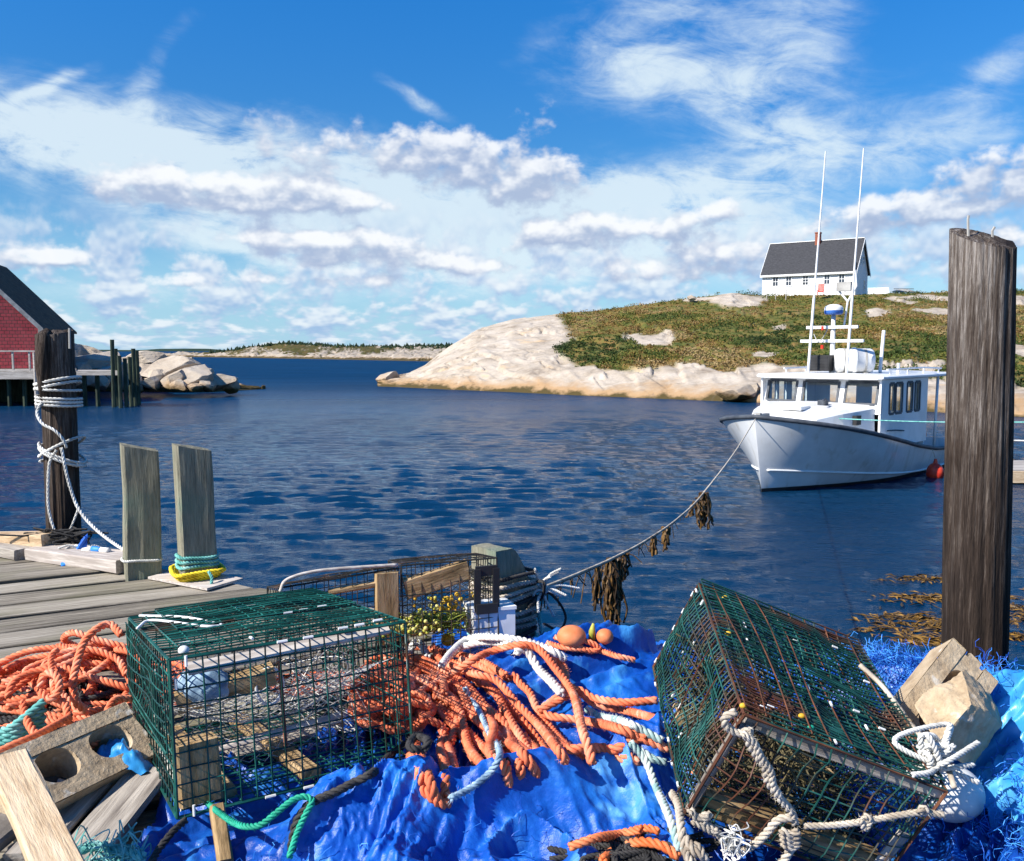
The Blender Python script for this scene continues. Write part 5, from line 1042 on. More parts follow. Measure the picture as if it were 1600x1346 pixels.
striped(catmull([P(97, 883, 5.0), P(106, 881, 5.0), P(117, 882, 4.98)], 6), .015, ['fibre', 'white_rope', 'red_orange'], 'short stub of red white and blue rope on the deck planks')
# ropes round the feet of the square posts
def foot(px, py): q = G(px, py, DK); return q
q = foot(308, 903); q[1] += .0; mb = MB()
pc = P(309, 905, 4.72)
for k, z in enumerate((.02, .045, .07)): mb.rope(coil_square(pc, .088, DK + .055 + z, 1.3, .012, R(29), .011, 30 + k), .0105, n=5)
mb.rope(catmull([P(326, 893, 4.6), P(331, 903, 4.58), P(330, 914, 4.56)], 6), .009, n=5)
tag(mb.build('rope', MAT['teal_rope'], smooth=True), 'teal rope knotted round the foot of the right square post', 'rope')
mb = MB()
for k in range(3): mb.rope(coil_square(pc, .09 + .012 * k, DK + .022 + .014 * k, 1.2, .006, R(29), .013, 40 + k), .013, n=5)
tag(mb.build('rope', MAT['yellow_rope'], smooth=True), 'bright yellow rope coiled at the foot of the right square post', 'rope')
pc = P(222, 886, 4.82); mb = MB(); mb.rope(coil_square(pc, .091, DK + .085, 1.1, .01, R(27), .008, 50), .008, n=5); tag(mb.build('rope', MAT['white_rope'], smooth=True), 'thin white rope tied once round the left square post', 'rope')
# ------------------------------------------------------------------ the heap in front: tarps
def gs(x, y, cx, cy, rx, ry, a, rot=0.0):
    c, s = math.cos(rot), math.sin(rot); u = ((x - cx) * c + (y - cy) * s) / rx; v = (-(x - cx) * s + (y - cy) * c) / ry; return a * np.exp(-(u * u + v * v))
def seg(x, y, ax, ay, bx, by, r, a):
    dx, dy = bx - ax, by - ay; t = np.clip(((x - ax) * dx + (y - ay) * dy) / (dx * dx + dy * dy), 0, 1); d2 = (x - ax - t * dx) ** 2 + (y - ay - t * dy) ** 2; return a * np.exp(-d2 / r ** 2)
def heap(x, y):
    h = .035 + gs(x, y, .36, 2.98, .42, .30, .21, -.3) + gs(x, y, .05, 2.65, .5, .35, .07) + seg(x, y, -.42, 1.93, .42, 2.20, .15, .17) + gs(x, y, .5, 2.45, .25, .25, .08)
    h = h + gs(x, y, 1.12, 2.66, .34, .2, .22, -.4) + gs(x, y, 1.52, 2.2, .26, .34, .36) + gs(x, y, 1.3, 1.75, .4, .3, .05) + seg(x, y, -.2, 1.72, .35, 1.86, .12, .10) - gs(x, y, .2, 1.68, .14, .10, .10)
    return h
_tg = np.random.default_rng(17); TW = np.stack([.022 * 4.2 ** _tg.random(22), _tg.normal(1.15, .6, 22)], 1)
def wrinkle(x, y):
    qx = x + .05 * fbm(x * 2.6, y * 2.6, o=3, s=2); qy = y + .05 * fbm(x * 2.6 + 7, y * 2.6, o=3, s=3)
    out = 0
    # long drape folds: along the front sheet, and running down the mound behind
    back = sstep(y - .25 * x, 2.3, 2.55)
    for w, th in ((1 - back, .38), (back, -1.25)):
        a = th + .45 * vnoise(x * 1.6, y * 1.6, s=14); u = qx * np.cos(a) + qy * np.sin(a); v = -qx * np.sin(a) + qy * np.cos(a)
        f1 = 1 - np.abs(fbm(u * 1.9, v * 9.5, o=2, s=6)) * 3; f2 = 1 - np.abs(fbm(u * 4.5 + 3, v * 21, o=2, s=7)) * 2.6; f3 = 1 - np.abs(fbm(u * 12 + 5, v * 44, o=2, s=9)) * 2.4
        am = np.clip(.65 + .9 * vnoise(x * 3, y * 3, s=15), .1, 1.2)
        out = out + w * (.040 * np.clip(f1, -1.2, 1) + .017 * am * np.clip(f2, -1, 1) + .006 * am * np.clip(f3, -1, 1) - .018)
    t = 0
    for i in range(22):
        lam = TW[i, 0]; a = TW[i, 1]; w = (qx * math.cos(a) + qy * math.sin(a)) / lam + .35 * fbm(x / (lam * 1.7) + i * 3, y / (lam * 1.7), o=2, s=50 + i)
        am = np.clip(.5 + 1.3 * vnoise(x / (lam * 2.5) + i * 7, y / (lam * 2.5), s=80 + i), 0, 1); t = t + lam * .075 * am * (np.abs((w - np.floor(w)) * 2 - 1) - .5)
    return out + t
_gx = np.linspace(-2.6, 2.6, 1050); _gy = np.linspace(1.1, 5.2, 830); _WG = None
def wrk(x, y):                # the wrinkles, looked up from one fine table
    global _WG
    if _WG is None: _WG = wrinkle(*np.meshgrid(_gx, _gy, indexing='ij'))
    u = np.clip((x + 2.6) / 5.2 * 1049, 0, 1047.99); v = np.clip((y - 1.1) / 4.1 * 829, 0, 827.99); i = u.astype(int); j = v.astype(int); a = u - i; b = v - j
    return (_WG[i, j] * (1 - a) + _WG[i + 1, j] * a) * (1 - b) + (_WG[i, j + 1] * (1 - a) + _WG[i + 1, j + 1] * a) * b
def surf(x, y):
    x = np.asarray(x, float); y = np.asarray(y, float); e = (x - E0[0]) * EN[0] + (y - E0[1]) * EN[1]
    return DK + np.maximum(heap(x, y) + wrk(x, y), .012) - sstep(e, -.03, .22) * .7
def tarp(name, label, x0, x1, y0, y1, n, mat, inside, dz=0.0, extra=None):
    xs = np.linspace(x0, x1, n); ny = int(n * (y1 - y0) / (x1 - x0)); ys = np.linspace(y0, y1, ny); X, Y = np.meshgrid(xs, ys, indexing='ij'); Z = surf(X, Y) + dz
    if extra is not None: Z = Z + extra(X, Y)
    ins = inside(X, Y); keep = ins > 0; idx = -np.ones(X.shape, int); idx[keep] = np.arange(keep.sum()); V = np.stack([X, Y, Z], -1)[keep]
    q = np.stack([idx[:-1, :-1], idx[1:, :-1], idx[1:, 1:], idx[:-1, 1:]], -1).reshape(-1, 4); q = q[(q >= 0).all(1)]
    mb = MB(); mb.add(V, q, .5); ob = mb.build(name, mat, smooth=True)
    return tag(ob, label, 'tarp', 'blue tarps on the heap')
edge = lambda X, Y: .10 - ((X - E0[0]) * EN[0] + (Y - E0[1]) * EN[1])
tarp('tarp', 'large crumpled royal blue tarp under the traps and orange rope', -1.02, 1.28, 1.42, 3.75, 420, MAT['tarp'], lambda X, Y: np.minimum(np.minimum(edge(X, Y), X + .93 + .09 * fbm(X * 5, Y * 5, o=3, s=1) + .25 * sstep(Y, 2.2, 3.2)*0 - .62 * sstep(Y, 2.45, 3.0)), 1.22 - X + .05 * fbm(X * 6, Y * 6, s=4)), 0.0)
tarp('tarp', 'faded light blue tarp hanging at the far right edge beside the concrete block', 1.02, 2.1, 1.45, 2.95, 190, MAT['tarp_light'], lambda X, Y: np.minimum(edge(X, Y), X - 1.14 - .05 * fbm(X * 6, Y * 6, s=9) - .25 * sstep(Y, 2.35, 2.7)), .02)
fr = lambda X: 2.075 + .27 * X + .05 * fbm(X * 2.4, X * 0, o=2, s=5) + .012 * fbm(X * 14, X * 0, o=2, s=6)
def front_sheet():
    u = np.linspace(-.50, .52, 420); v = np.linspace(0, 1, 300); X = u[:, None] + .05 * fbm(v[None] * 4 + u[:, None] * 3, v[None] * 2, o=3, s=21) * np.abs(u[:, None]) * 2; Y = 1.45 + (fr(X) - 1.45) * v[None]
    Z = surf(X, Y) + .010 + np.maximum(0, .008 + .035 * np.exp(-((fr(X) - Y) / .07) ** 2) + .018 * fbm(X * 4 + 3, Y * 10, o=3, s=23))
    mb = MB(); mb.grid(np.stack([X, Y, Z], -1), flip=True); tag(mb.build('tarp', MAT['tarp_front'], smooth=True), 'front sheet of azure blue tarp folded over the ends of the orange rope', 'tarp', 'blue tarps on the heap')
front_sheet()
def on_surf(px, py, lift=0.0, d0=1.5, d1=4.6):
    r = cam_ray(px, py); r = r / r[1]; ds = np.linspace(d0, d1, 600); p = CAM + ds[:, None] * r[None]; s = surf(p[:, 0], p[:, 1]) + lift
    i = np.argmax(p[:, 2] <= s) if (p[:, 2] <= s).any() else len(ds) - 1
    return p[i]
# frayed blue netting piles: thousands of thin curled fibres
def fibres(mb, spots, n, seed, r=.0009):
    g = np.random.default_rng(seed)
    for k in range(n):
        cx, cy, sx, sy, hh = spots[g.integers(len(spots))]; x = cx + g.normal() * sx; y = cy + g.normal() * sy; z = float(surf(x, y)) + .002 + hh * g.random() ** 1.5 * .5
        p = [np.array([x, y, z])]; d = g.normal(size=3); d /= np.linalg.norm(d)
        for j in range(6): d = d + g.normal(size=3) * .8; d /= np.linalg.norm(d); q = p[-1] + d * .014; q[2] = max(q[2], float(surf(q[0], q[1])) + .002); p.append(q)
        mb.tube(np.array(p), r, 3, False, col=g.random())
mb = MB(); fibres(mb, [(1.12, 2.72, .12, .06, .12), (1.2, 2.6, .10, .08, .10), (1.02, 2.85, .10, .05, .10), (1.3, 2.55, .06, .08, .06)], 2600, 4)
tag(mb.build('frayed_netting', MAT['fibre']), 'frayed blue netting heaped behind the right trap by the concrete block', 'netting', 'frayed blue netting')
mb = MB(); fibres(mb, [(1.28, 2.02, .10, .10, .06), (1.42, 1.9, .10, .10, .05), (1.18, 1.75, .12, .08, .05)], 2000, 5)
tag(mb.build('frayed_netting', MAT['fibre']), 'frayed blue netting at the lower right below the light blue tarp', 'netting', 'frayed blue netting')
mb = MB(); fibres(mb, [(-.1, 2.12, .35, .06, .02), (-.55, 1.85, .12, .06, .05), (.3, 1.95, .2, .05, .02), (-.25, 1.85, .25, .06, .02)], 130, 6, .0007)
kind(tag(mb.build('tarp_threads', MAT['fibre']), 'loose blue threads fraying from the tarp in front', 'threads'), 'stuff')

# ------------------------------------------------------------------ lobster traps
def bil(c, u, v): return c[0] * (1 - u) * (1 - v) + c[1] * u * (1 - v) + c[2] * u * v + c[3] * (1 - u) * v
def wire_panel(mb, c, nu, nv, r, warp, seed, skip=0.0, nrm_off=0.0):
    c = [np.asarray(t, float) for t in c]; n = nrm(np.cross(c[1] - c[0], c[3] - c[0])); g = np.random.default_rng(seed); cen = sum(c) / 4
    def pos(u, v): 
        p = bil(c, u, v); w = warp * (fbm(np.array([u * 2.3 + seed]), np.array([v * 2.3]), o=2, s=seed)[0] * 1.3) * (16 * u * (1 - u) * v * (1 - v)) ** .5; return p + n * (w + nrm_off)
    for i in range(nu + 1):
        if g.random() < skip: continue
        u = i / nu; t = g.random()
        du = 0 if i in (0, nu) else g.normal() * .06 / nu
        mb.tube(np.array([pos(min(1, max(0, u + du * math.sin(3 * v))), v) for v in np.linspace(0, 1, 13)]), r, 4, False, col=t)
    for j in range(nv + 1):
        if g.random() < skip: continue
        v = j / nv; t = g.random(); dv = 0 if j in (0, nv) else g.normal() * .06 / nv
        mb.tube(np.array([pos(u, min(1, max(0, v + dv * math.sin(3 * u)))) + n * r * 1.2 for u in np.linspace(0, 1, 13)]), r, 4, False, col=t)
def twine_net(mb, c, n, r, sag, seed, stretch=1.0):
    c = [np.asarray(t, float) for t in c]; g = np.random.default_rng(seed); nn = nrm(np.cross(c[1] - c[0], c[3] - c[0]))
    def pos(u, v): return bil(c, u, v) + nn * sag * math.sin(math.pi * u) * math.sin(math.pi * v) + .006 * np.array([vnoise(np.array([u * 9.]), np.array([v * 9.]), s=seed + k)[0] for k in range(3)])
    for k in range(-n, n + 1):
        for sg in (1, -1):
            q = []
            for t in np.linspace(0, 1, 17):
                u = k / n + t if sg > 0 else 1 - (k / n + t)
                if 0 <= u <= 1: q.append(pos(u, t))
            if len(q) > 2: mb.tube(np.array(q), r, 3, False, col=g.random())
def trap(label, O, a0, a1, a2, mat, cell, seed, warp=.012, r=.0015, lids=(), name='lobster_trap', dens=(1, 1, 1)):
    O, a0, a1, a2 = [np.asarray(t, float) for t in (O, a0, a1, a2)]
    n0, n1, n2 = [max(3, round(np.linalg.norm(t) / cell * q)) for t, q in zip((a0, a1, a2), dens)]
    base = O + a2 + (a0 + a1) / 2
    t = thing(name, label, 'lobster trap', base, 'wire lobster traps')
    def panel(o, u, v, nu, nv, s, off=0.0, skip=0.0, nm='wire_panel'):
        mb = MB(); wire_panel(mb, (o, o + u, o + u + v, o + v), nu, nv, r, warp, seed * 10 + s, skip, off); return mb.build(nm, mat, t)
    panel(O, a0, a1, n0, n1, 1); panel(O + a2, a0, a1, n0, n1, 2); panel(O, a0, a2, n0, n2, 3); panel(O + a1, a0, a2, n0, n2, 4); panel(O, a1, a2, n1, n2, 5); panel(O + a0, a1, a2, n1, n2, 6)
    mb = MB()
    for o in (O, O + a2):
        for p, v in ((o, a0), (o, a1), (o + a1, a0), (o + a0, a1)): mb.tube(np.array([p, p + v * .5, p + v]), r * 1.9, 5)
    for p in (O, O + a0, O + a1, O + a0 + a1): mb.tube(np.array([p, p + a2]), r * 1.9, 5)
    mb.build('edge_wire', MAT['wire_brown'] if mat == MAT['wire_rust'] else mat, t)
    for k, (u0, u1, v0, v1, off) in enumerate(lids): panel(O + a0 * u0 + a1 * v0, a0 * (u1 - u0), a1 * (v1 - v0), max(2, round(n0 * (u1 - u0))), max(2, round(n1 * (v1 - v0))), 20 + k, off, 0, 'lid')
    return t
def clips(t, pts, dirs, seed, l=.013, r=.0038):
    g = np.random.default_rng(seed)
    for p, d in zip(pts, dirs):
        d = nrm(d); MB().tube(np.array([np.asarray(p) - d * l, np.asarray(p) + d * l]), r, 6).build('clip', MAT['clip'], t)
# front left trap
LO = np.array([-.824, 2.096, 3.059]); L0 = np.array([.5303, .306, -.001]); L1 = np.array([-.3791, .6566, -.0972]); L2 = np.array([.0235, -.0418, -.3742])
LT = trap('green wire lobster trap on the left with white laths and orange rope behind', LO, L0, L1, L2, MAT['wire_green'], .0375, 3, .010, .0023, ((.06, .94, .12, .98, .010), (.12, .96, .42, .97, .018)))
mb = MB(); wire_panel(mb, (LO + L1 * .03 + L2 * .02 - nrm(L0) * .012, LO + L1 * .97 + L2 * .02 - nrm(L0) * .012, LO + L1 * .97 + L2 * .6 - nrm(L0) * .012, LO + L1 * .03 + L2 * .6 - nrm(L0) * .012), 19, 6, .0019, .02, 91); mb.build('wire_panel', MAT['wire_green'], LT)
lw = lambda u, v, w: LO + L0 * u + L1 * v + L2 * w
timber('lath', MAT['lath'], lw(.07, .022, .085), lw(.93, .022, .035), .034, .010, upv=-L1 + np.array([0, 0, .9]), parent=LT, seed=1)
timber('lath', MAT['lath'], lw(.22, .30, .80), lw(.82, .30, .74), .03, .012, parent=LT, seed=2)
timber('runner', MAT['runner'], lw(.10, .06, .96), lw(.09, .05, .56), .10, .055, upv=-L1, parent=LT, seed=3)
timber('runner', MAT['runner'], lw(.08, .34, .44), lw(.50, .30, .34), .06, .055, parent=LT, seed=4)
timber('runner', MAT['runner'], lw(.20, .06, .955), lw(.17, .94, .965), .055, .03, parent=LT, seed=5); timber('runner', MAT['runner'], lw(.56, .06, .965), lw(.50, .94, .965), .055, .03, parent=LT, seed=6); timber('runner', MAT['grey_wood'], lw(.34, .5, .975), lw(.9, .62, .975), .09, .02, parent=LT, seed=8)
mb = MB(); twine_net(mb, (lw(.02, .42, .10), lw(.98, .42, .10), lw(.98, .30, .95), lw(.02, .30, .95)), 14, .0011, .09, 5); mb.build('netting_head', MAT['twine'], LT)
mb = MB(); twine_net(mb, (lw(.02, .1, .35), lw(.98, .1, .30), lw(.98, .75, .62), lw(.02, .75, .62)), 15, .0011, -.10, 6); mb.build('netting_head', MAT['twine'], LT)
mb = MB(); twine_net(mb, (lw(.03, .04, .55), lw(.03, .7, .6), lw(.10, .7, .98), lw(.03, .04, .98)), 8, .0010, .02, 8); mb.build('netting_head', MAT['twine'], LT)
mb = MB(); g = np.random.default_rng(77)
for k in range(16):
    p = [lw(.55 + .35 * g.random(), .15 + .4 * g.random(), .25 + .6 * g.random()) for _ in range(5)]; mb.tube(catmull(p, 5), .0012, 3, False, col=g.random())
mb.build('loose_twine', MAT['twine'], LT)
mb = MB(); an = np.linspace(0, 2 * math.pi, 30); mb.tube(np.array([lw(.47 + .06 * math.cos(a), .28, .42 + .13 * math.sin(a)) for a in an]), .006, 6, False); mb.build('entrance_ring', MAT['clip'], LT, smooth=True)
mb = MB(); mb.tube(np.array([lw(.44, .03, .14), lw(.45, .04, .72)]), .005, 6); mb.build('rusty_rod', MAT['brick'], LT)
mb = MB(); v, f = ICO[4]; mb.add(lw(.2, .34, .36) + v * np.array([.075, .06, .05]) * (1 + .15 * fbm(v[:, 0] * 3, v[:, 1] * 3, v[:, 2] * 3, 3)[:, None]), f); mb.build('bait_bag', MAT['blue_rope'], LT, smooth=True)
mb = MB(); mb.tube(catmull([lw(-.02, .62, -.03), lw(.06, .7, -.05), lw(.22, .42, -.045), lw(.30, .40, -.03)], 8), .0042, 6); mb.tube(catmull([lw(.04, .93, -.03), lw(.2, .66, -.05), lw(.31, .41, -.035)], 8), .0042, 6); mb.build('bungee_cord', MAT['clip'], LT, smooth=True)
cp, cdr = [], []
for u, v, w, d in ((.06, -.01, .02, L2), (.02, 0, .16, L2), (.0, .3, .2, L2), (.44, -.02, -.01, L0), (.55, -.02, -.01, L0), (.72, .02, -.02, L0), (.80, .03, -.02, L0), (.9, .06, -.02, L0), (.62, .42, -.05, L0), (.70, .43, -.05, L0), (.8, .45, -.05, L0), (.48, .72, -.05, L0), (.54, .73, -.05, L0), (1.0, 0, .12, L2), (1.0, 0, .3, L2), (1.0, 0, .62, L2),
                   (.36, -.01, 1.0, L0), (.52, -.01, 1.0, L0), (.60, -.01, 1.0, L0), (.72, -.01, 1.0, L0), (.85, -.01, 1.0, L0), (.06, -.01, .97, L2), (.1, .2, -.02, L0), (.35, .1, -.02, L1)): cp.append(lw(u, v, w)); cdr.append(d)
clips(LT, cp, cdr, 2)
v, f = ICO[3]; MB().add(lw(.07, .07, -.02) + v * np.array([.014, .013, .012]), f).build('white_knob', MAT['clip'], LT, smooth=True)
# right trap, tipped up on its edge
SC = .93; RO = CAM + (np.array([.522, 1.950, 2.985]) - CAM) * SC; R0 = np.array([.4757, .0231, -.1921]) * SC; R1 = np.array([.0156, .5782, .1463]) * SC; R2 = np.array([-.1159, .0725, -.2721]) * SC
RT = trap('rusty green wire lobster trap tipped up on the right, tied with beige rope', RO, R0, R1, R2, MAT['wire_rust'], .030, 6, .042, .0020, ((.0, .98, .02, 1.0, .014),), dens=(.9, 1.9, 1.05))
rw = lambda u, v, w: RO + R0 * u + R1 * v + R2 * w
timber('lath', MAT['grey_wood'], rw(.03, .02, .075), rw(1.0, .02, .06), .026, .010, upv=-R1, parent=RT, seed=11)
timber('lath', MAT['grey_wood'], rw(.02, .022, .08), rw(.02, .022, .98), .026, .016, upv=-R0, parent=RT, seed=12)
timber('runner', MAT['runner'], rw(.06, .06, .90), rw(.96, .06, .90), .055, .045, parent=RT, seed=13, upv=-R1); timber('runner', MAT['runner'], rw(.04, .6, .94), rw(.96, .6, .94), .06, .045, parent=RT, seed=14)
timber('lath', MAT['grey_wood'], rw(.97, .02, .5), rw(.95, .02, 1.0), .028, .012, upv=-R1, parent=RT, seed=15)
mb = MB(); twine_net(mb, (rw(.02, .25, .1), rw(.98, .25, .1), rw(.98, .12, .95), rw(.02, .12, .95)), 13, .0012, .05, 15); mb.build('netting_head', MAT['dark_twine'], RT)
mb = MB(); twine_net(mb, (rw(.1, .02, .5), rw(.12, .98, .5), rw(.12, .98, .95), rw(.1, .02, .95)), 10, .0012, .05, 16); mb.build('netting_head', MAT['dark_twine'], RT)
mb = MB(); wire_panel(mb, (rw(.01, .02, .93), rw(.99, .02, .93), rw(.99, .98, .93), rw(.01, .98, .93)), 34, 38, .0016, .02, 97); wire_panel(mb, (rw(.01, .97, .02), rw(.99, .97, .02), rw(.99, .97, .98), rw(.01, .97, .98)), 30, 16, .0016, .02, 98); mb.build('shade_mesh', MAT['wire_dark'], RT)  # dark inner panels added to deepen the shade inside the trap
mb = MB()
for k in range(150):
    c = rw(.04 + .8 * g.random(), .06 + .8 * g.random(), .3 + .62 * g.random()); mb.tube(catmull([c + g.normal(size=3) * .035 for _ in range(4)], 4), .0022, 4, col=g.random())
mb.build('dried_weed', MAT['dark_twine'], RT)
for u in (.08, .2, .31, .42, .55, .66, .78, .9):
    q = np.array([rw(u + .02 * math.sin(v * 5 + u * 9), v, -.05 - .10 * math.sin(math.pi * v) * math.sin(u * 7)) for v in np.linspace(0, 1, 14)]); MB().tube(q, .0019, 4, False).build('rusty_wire', MAT['wire_brown'], RT)
for v in (.12, .3, .5, .72, .88):
    q = np.array([rw(-.015, v + .02 * math.sin(w * 6), w) for w in np.linspace(0, 1, 10)]); MB().tube(q, .0018, 4, False).build('rusty_wire', MAT['wire_brown'], RT)
cp, cdr = [], []
for k in range(30):
    u, v = g.random(), g.random()
    if k % 3 == 0: cp.append(rw(-.01, u, v * .95)); cdr.append(R2 if k % 2 else R1)
    else: cp.append(rw(u * .95, v, -.05)); cdr.append(R0 if k % 2 else R1)
for k in range(6): cp.append(rw(-.01, .15 + .14 * k, 1.0 if k % 2 else .98)); cdr.append(R1)
for k in range(5): cp.append(rw(-.005, 1.0, .12 + .2 * k)); cdr.append(R2)
clips(RT, cp, cdr, 3, .0075, .0028)
for u, v, w, m_ in ((.0, .04, -.02, 'float_yellow'), (.33, .05, -.04, 'green_rope'), (.3, .1, -.05, 'float_yellow'), (.05, .55, -.05, 'float_yellow'), (.12, .9, -.05, 'float_yellow'), (.0, .1, .75, 'float_orange')):
    v_, f_ = ICO[2]; MB().add(rw(u, v, w) + v_ * .0062 * np.array([1.3, 1, 1]), f_).build('bead', MAT[m_], RT, smooth=True)
mb = MB(); mb.tube(catmull([rw(.86, .72, -.07), rw(.95, .62, -.05), rw(1.0, .45, -.03)], 8), .0065, 6); mb.tube(catmull([rw(1.01, .40, -.02), rw(.99, .26, -.08), rw(1.02, .12, -.1), rw(1.02, .0, -.05)], 8), .0065, 6); mb.build('bungee_cord', MAT['beige_rope'], RT, smooth=True)
# beige rope hanging in front of the tipped trap
FN = nrm(np.cross(R0, R2)); FN = FN if FN[1] < 0 else -FN
def on_face(px, py, off): r = cam_ray(px, py); t = ((RO + FN * off - CAM) @ FN) / (r @ FN); return CAM + r * t
def rope_px(mb, pts, off, r, pitch=None): c = catmull([on_face(x, y, off) for x, y in pts], 10); mb.rope(c, r, pitch, n=6); mb.fuzz(c, r, 700, int(pts[0][0] + pts[0][1]), .009)
mb = MB(); rope_px(mb, [(1150, 1112), (1132, 1122), (1136, 1136), (1155, 1146), (1172, 1140), (1168, 1152)], .022, .009); rope_px(mb, [(1165, 1140), (1170, 1160), (1182, 1180), (1195, 1200), (1200, 1222), (1212, 1238), (1222, 1252), (1236, 1268), (1242, 1288)], .022, .0095)
rope_px(mb, [(1160, 1146), (1178, 1160), (1190, 1184), (1204, 1204), (1208, 1225), (1218, 1244)], .032, .008)
rope_px(mb, [(1238, 1278), (1215, 1282), (1195, 1305), (1172, 1324), (1150, 1330), (1138, 1322)], .024, .0095)
for k in range(4): rope_px(mb, [(1220 + k, 1298 + 7 * k), (1235, 1304 + 7 * k), (1248, 1298 + 7 * k)], .034, .009)
rope_px(mb, [(1240, 1318), (1228, 1340), (1212, 1362)], .026, .0095); rope_px(mb, [(1256, 1291), (1300, 1290), (1350, 1284), (1400, 1275), (1440, 1270), (1475, 1274)], .022, .0075)
rope_px(mb, [(1345, 1280), (1352, 1296), (1360, 1280), (1350, 1275)], .026, .007); rope_px(mb, [(1436, 1270), (1442, 1262), (1450, 1268)], .026, .008)
rope_px(mb, [(1078, 1266), (1090, 1278), (1110, 1272), (1098, 1284), (1118, 1298), (1128, 1312), (1140, 1320)], .022, .009)
rope_px(mb, [(1082, 1284), (1098, 1292), (1112, 1300), (1122, 1296)], .026, .008)
tag(mb.build('rope', MAT['beige_rope'], smooth=True), 'thick beige rope knotted down the front of the tipped right trap', 'rope')
mb = MB(); g2 = np.random.default_rng(12)
for k in range(26):
    c = on_face(1144 + g2.normal() * 7, 1318 + g2.normal() * 8, .03); mb.tube(catmull([c + g2.normal(size=3) * .016 for _ in range(4)], 4), .0015, 3, False, col=g2.random())
tag(mb.build('frayed_rope', MAT['white_rope']), 'white frayed tuft of rope low on the tipped right trap', 'rope')
cK = rw(1.0, .12, -.05); mb = MB()
for k in range(11): mb.rope(catmull([cK + g2.normal(size=3) * np.array([.04, .03, .035]) for _ in range(5)], 8), .0065, n=5)
mb.rope(catmull([cK, rw(.9, .02, -.08), rw(.8, -.02, -.05)], 8), .0065, n=5)
tag(mb.build('rope_knot', MAT['white_rope'], smooth=True), 'tangled white knot on the right corner of the tipped trap', 'rope')
# old trap lying behind, by the short post
BO_ = P(627, 884, 3.12); B0 = P(776, 872, 3.22) - BO_; B0[2] -= .0; bn = nrm(np.cross(B0, (0, 0, 1.))); bn = bn if bn[1] > 0 else -bn; B1 = bn * .30 + np.array([0, 0, -.05]); B2 = np.array([.01, -.03, -(BO_[2] - DK - .03)])
BT = trap('dark rusted old lobster trap standing behind the left trap by the short post', BO_, B0, B1, B2, MAT['wire_dark'], .036, 9, .012, .0016, (), )
bw = lambda u, v, w: BO_ + B0 * u + B1 * v + B2 * w
timber('runner', MAT['runner'], bw(.04, .05, .20), bw(.70, .05, .08), .075, .03, upv=-bn, parent=BT, seed=21); mb = MB()
for a, b in (((.78, .10), (.98, .10)), ((.78, .42), (.98, .42))): mb.box((bw(*((a[0] + b[0]) / 2,), -.02, a[1])), B0 * .115, bn * .006, np.array([0, 0, .018]))
for a in (.78, .98): mb.box(bw(a, -.02, .26), nrm(B0) * .012, bn * .006, np.array([0, 0, .078]))
mb.build('escape_vent', MAT['dark'], BT)
mb = MB(); twine_net(mb, (bw(.02, .5, .1), bw(.98, .5, .1), bw(.98, .4, .6), bw(.02, .4, .6)), 12, .0013, .05, 25); mb.build('netting_head', MAT['dark_twine'], BT)
CO_ = P(437, 919, 2.95); C0 = BO_ - CO_ + np.array([-.012, 0, -.01]); cn = nrm(np.cross(C0, (0, 0, 1.))); cn = cn if cn[1] > 0 else -cn; C1 = cn * .26 - np.array([0, 0, .06]); C2 = np.array([0, -.02, -(CO_[2] - DK - .02)])
CT = trap('dark bent lobster trap with a wooden upright, left of the old trap', CO_, C0, C1, C2, MAT['wire_dark'], .04, 10, .02, .0016, ())
cw = lambda u, v, w: CO_ + C0 * u + C1 * v + C2 * w
timber('runner', MAT['runner'], cw(.90, .0, .02), cw(.90, .0, .62), .085, .03, upv=-cn, parent=CT, seed=22); timber('lath', MAT['runner'], cw(.40, .02, .10), cw(.80, .02, .10), .022, .02, upv=-cn, parent=CT, seed=23)
mb = MB(); mb.tube(catmull([cw(.0, -.02, .03), cw(.06, -.02, -.06), cw(.3, .0, -.09), cw(.7, .0, -.06), cw(1., 0, -.03)], 8), .006, 7); mb.build('hoop', MAT['lath'], CT, smooth=True)
# lime floats and weed inside the old traps
mb = MB(); v, f = ICO[2]
for cx, cy, d, sx, sy, n in ((612, 985, 3.12, 34, 14, 230), (665, 974, 3.22, 34, 13, 180), (700, 968, 3.28, 28, 13, 110), (680, 945, 3.28, 8, 12, 18)):
    for k in range(n): mb.add(P(cx + g.normal() * sx * .6, cy + g.normal() * sy * .6, d + g.normal() * .04) + v * .0062 * (.6 + .8 * g.random()), f, g.random())
for k in range(30): mb.tube(catmull([P(640 + 90 * g.random(), 955 + 40 * g.random(), 3.15 + .1 * g.random()) for _ in range(4)], 5), .002, 3, False, col=.1)
kind(tag(mb.build('knobbly_net', MAT['lime'], smooth=True), 'lime yellow knobbly net bundled inside the old traps', 'netting'), 'stuff')
mb = MB()
for k in range(60): mb.add(P(706 + g.normal() * 20, 950 + g.normal() * 10, 3.27 + g.normal() * .02) + v * .0078 * (.6 + .8 * g.random()), f, g.random())
kind(tag(mb.build('rope_bundle', MAT['float_yellow'], smooth=True), 'golden yellow bundle of knotted line beside the short post', 'rope'), 'stuff')
c = P(765, 968, 3.25); mb = MB(); mb.box(c, (.075, .02, 0), (-.02, .05, 0), (0, 0, .05)); mb.box(c + (0, 0, .055), (.08, .02, 0), (-.02, .055, 0), (0, 0, .006))
tag(mb.build('bait_tub', MAT['clip'], org=c), 'small white plastic tub between the old trap and the short post', 'tub')
